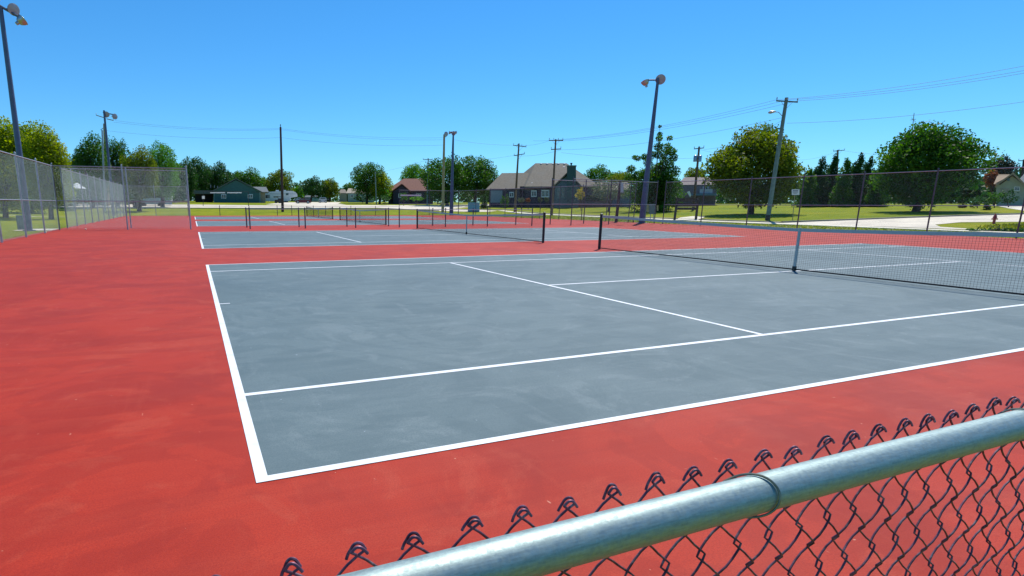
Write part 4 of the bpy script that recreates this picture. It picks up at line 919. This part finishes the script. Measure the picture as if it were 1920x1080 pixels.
# ------------------------------------------------------------------ smaller things
F = Frame(888, 397.5); o = empty('blue_cabinet', F.o, 'pale blue metal cabinet standing behind the far right corner fence', 'cabinet')
BLU = mat('pale_blue_metal', (.16,.33,.48), .45, .2, var=.08); w_ = np.dot(F.P(899,397.5), F.r); hh = F.P(888,379.5)[2]
MB().fbox(F, -w_, w_, 0, .9, .05, hh-.06).build('cabinet_box', BLU, o); MB().fbox(F, -w_-.05, w_+.05, -.05, .95, hh-.06, hh).build('lid', BLU, o); MB().fbox(F, -w_*.95, -.02, -.02, -.003, .15, hh-.15).build('door', BLU, o); MB().fbox(F, .02, w_*.95, -.02, -.003, .15, hh-.15).build('door', BLU, o)
F = Frame(1282, 413); o = empty('notice_board', F.o, 'brown timber notice board frame on two posts beside the right fence', 'notice board')
for u_, ut_ in ((1264.5,1270),(1304.5,1309.5)):
    p, q_ = F.P(u_, 413), F.P(ut_, 371); p[2] = -.1; t = MB(); k = F.r*.11
    t.hexa([p-k, p+k, p+k+F.b*.2, p-k+F.b*.2, q_-k, q_+k, q_+k+F.b*.2, q_-k+F.b*.2]); t.build('post', DWOOD, o)
for v0, v1 in ((372,378.5),(380.5,386.5),(389,393.5)): MB().pbox(F, 1268, 1306, v0, v1, .05, .06).build('board', DWOOD, o)
MB().pbox(F, 1268, 1306, 386.6, 388.2, .07, .04).build('pale_strip', PALEWOOD, o)
F = Frame(1229, 412.5); o = empty('electrical_cabinet', F.o, 'grey electrical cabinet on legs just right of the right floodlight pole', 'cabinet')
GB = mat('cabinet_grey', (.17,.18,.20), .5, .2, var=.1)
MB().pbox(F, 1217, 1230, 382.5, 401.5, 0, .3).build('cabinet_box', GB, o); MB().pbox(F, 1212.5, 1216.5, 384, 398, 0, .25).build('side_box', PALEWOOD, o); MB().pbox(F, 1218, 1229, 384, 400, -.02, .018).build('door', GB, o)
for u_ in (1220, 1226): t = MB(); p = F.P(u_, 400, .1); t.tube([(p[0],p[1],-.1), p], .035, 6); t.build('leg', PIPE, o)
MB().pbox(F, 1231.5, 1234.5, 385, 395, 0, .2).build('meter', PALEWOOD, o)
F = Frame(1486, 412); o = empty('street_sign', F.o, 'white rectangular notice on a thin leaning post by the right lawn', 'sign')
t = MB(); t.tube([(0,0,-.1), F.P(1491.5,354)], .03, 6); t.build('post', PALEWOOD, o)
sp = MB().pbox(F, 1484.5, 1499, 355, 365.5, -.06, .02).build('sign_plate', WTRIM, o)
t = MB(); t.pbox(F, 1486.5, 1496.5, 356.8, 358.8, -.066, .004); t.pbox(F, 1486.5, 1496.5, 360, 361, -.066, .004); t.pbox(F, 1487.5, 1495, 362.4, 363.2, -.066, .004); t.build('lettering', GB, sp)
F = Frame(1863, 419.5); o = empty('fire_hydrant', F.o, 'red fire hydrant on the weedy verge at right', 'fire hydrant')
s_ = F.P(1863, 400.5)[2]/.95
MB().lathe((0,0,0), (0,0,1), [(0,.15*s_),(.05*s_,.15*s_),(.06*s_,.105*s_),(.52*s_,.105*s_),(.53*s_,.16*s_),(.58*s_,.16*s_),(.6*s_,.14*s_),(.72*s_,.13*s_),(.82*s_,.08*s_),(.86*s_,.05*s_),(.93*s_,.045*s_),(.94*s_,.01)], 18).build('barrel', TRED, o, True)
MB().lathe(-F.r*.22*s_+np.array([0,0,.45*s_]), F.r, [(0,.06*s_),(.04*s_,.075*s_),(.06*s_,.055*s_),(.38*s_,.055*s_),(.40*s_,.075*s_),(.44*s_,.06*s_)], 12).build('side_outlet', TRED, o, True)
MB().lathe(-F.b*.22*s_+np.array([0,0,.42*s_]), F.b, [(0,.07*s_),(.05*s_,.09*s_),(.07*s_,.07*s_),(.15*s_,.07*s_)], 12).build('front_outlet', TRED, o, True)
BALL = mat('pale_ball', (.75,.78,.55), .9, var=.05)
for u_, v_, lb in ((86,438.5,'pale ball at the foot of the left fence beside the gate'),(161,432.3,'pale ball lying under the nearer two-bay fence'),(178,418.8,'pale ball at the foot of the far left fence run')):
    g_ = ground(u_, v_); me = bpy.data.meshes.new('tennis_ball'); bm = bmesh.new(); bmesh.ops.create_icosphere(bm, subdivisions=3, radius=.04); bm.to_mesh(me); bm.free()
    ob = link(me, 'tennis_ball', BALL, None, True); ob.location = (g_[0], g_[1], .04); tag(ob, lb, 'ball', 'pale balls by the left fences')
for u_, v_, lb in ((1155,391,'grey picnic bench on the grass behind the far right fence'),(1160,391,None)):
    if not lb: continue
    F = Frame(1172, 389.5); o = empty('picnic_table', F.o, 'dark picnic table on the far lawn behind the right fences', 'picnic table')
    MB().fbox(F, -.9, .9, 0, .75, .72, .77).build('table_top', DWOOD, o)
    for d_ in (-.5, 1.05): MB().fbox(F, -.9, .9, d_, d_+.25, .43, .47).build('bench_seat', DWOOD, o)
    for x_ in (-.65, .65): t = MB(); t.tube([F.L(x_,-.35,0), F.L(x_,.3,.72)], .04, 5); t.tube([F.L(x_,1.1,0), F.L(x_,.45,.72)], .04, 5); t.build('leg_frame', DWOOD, o)
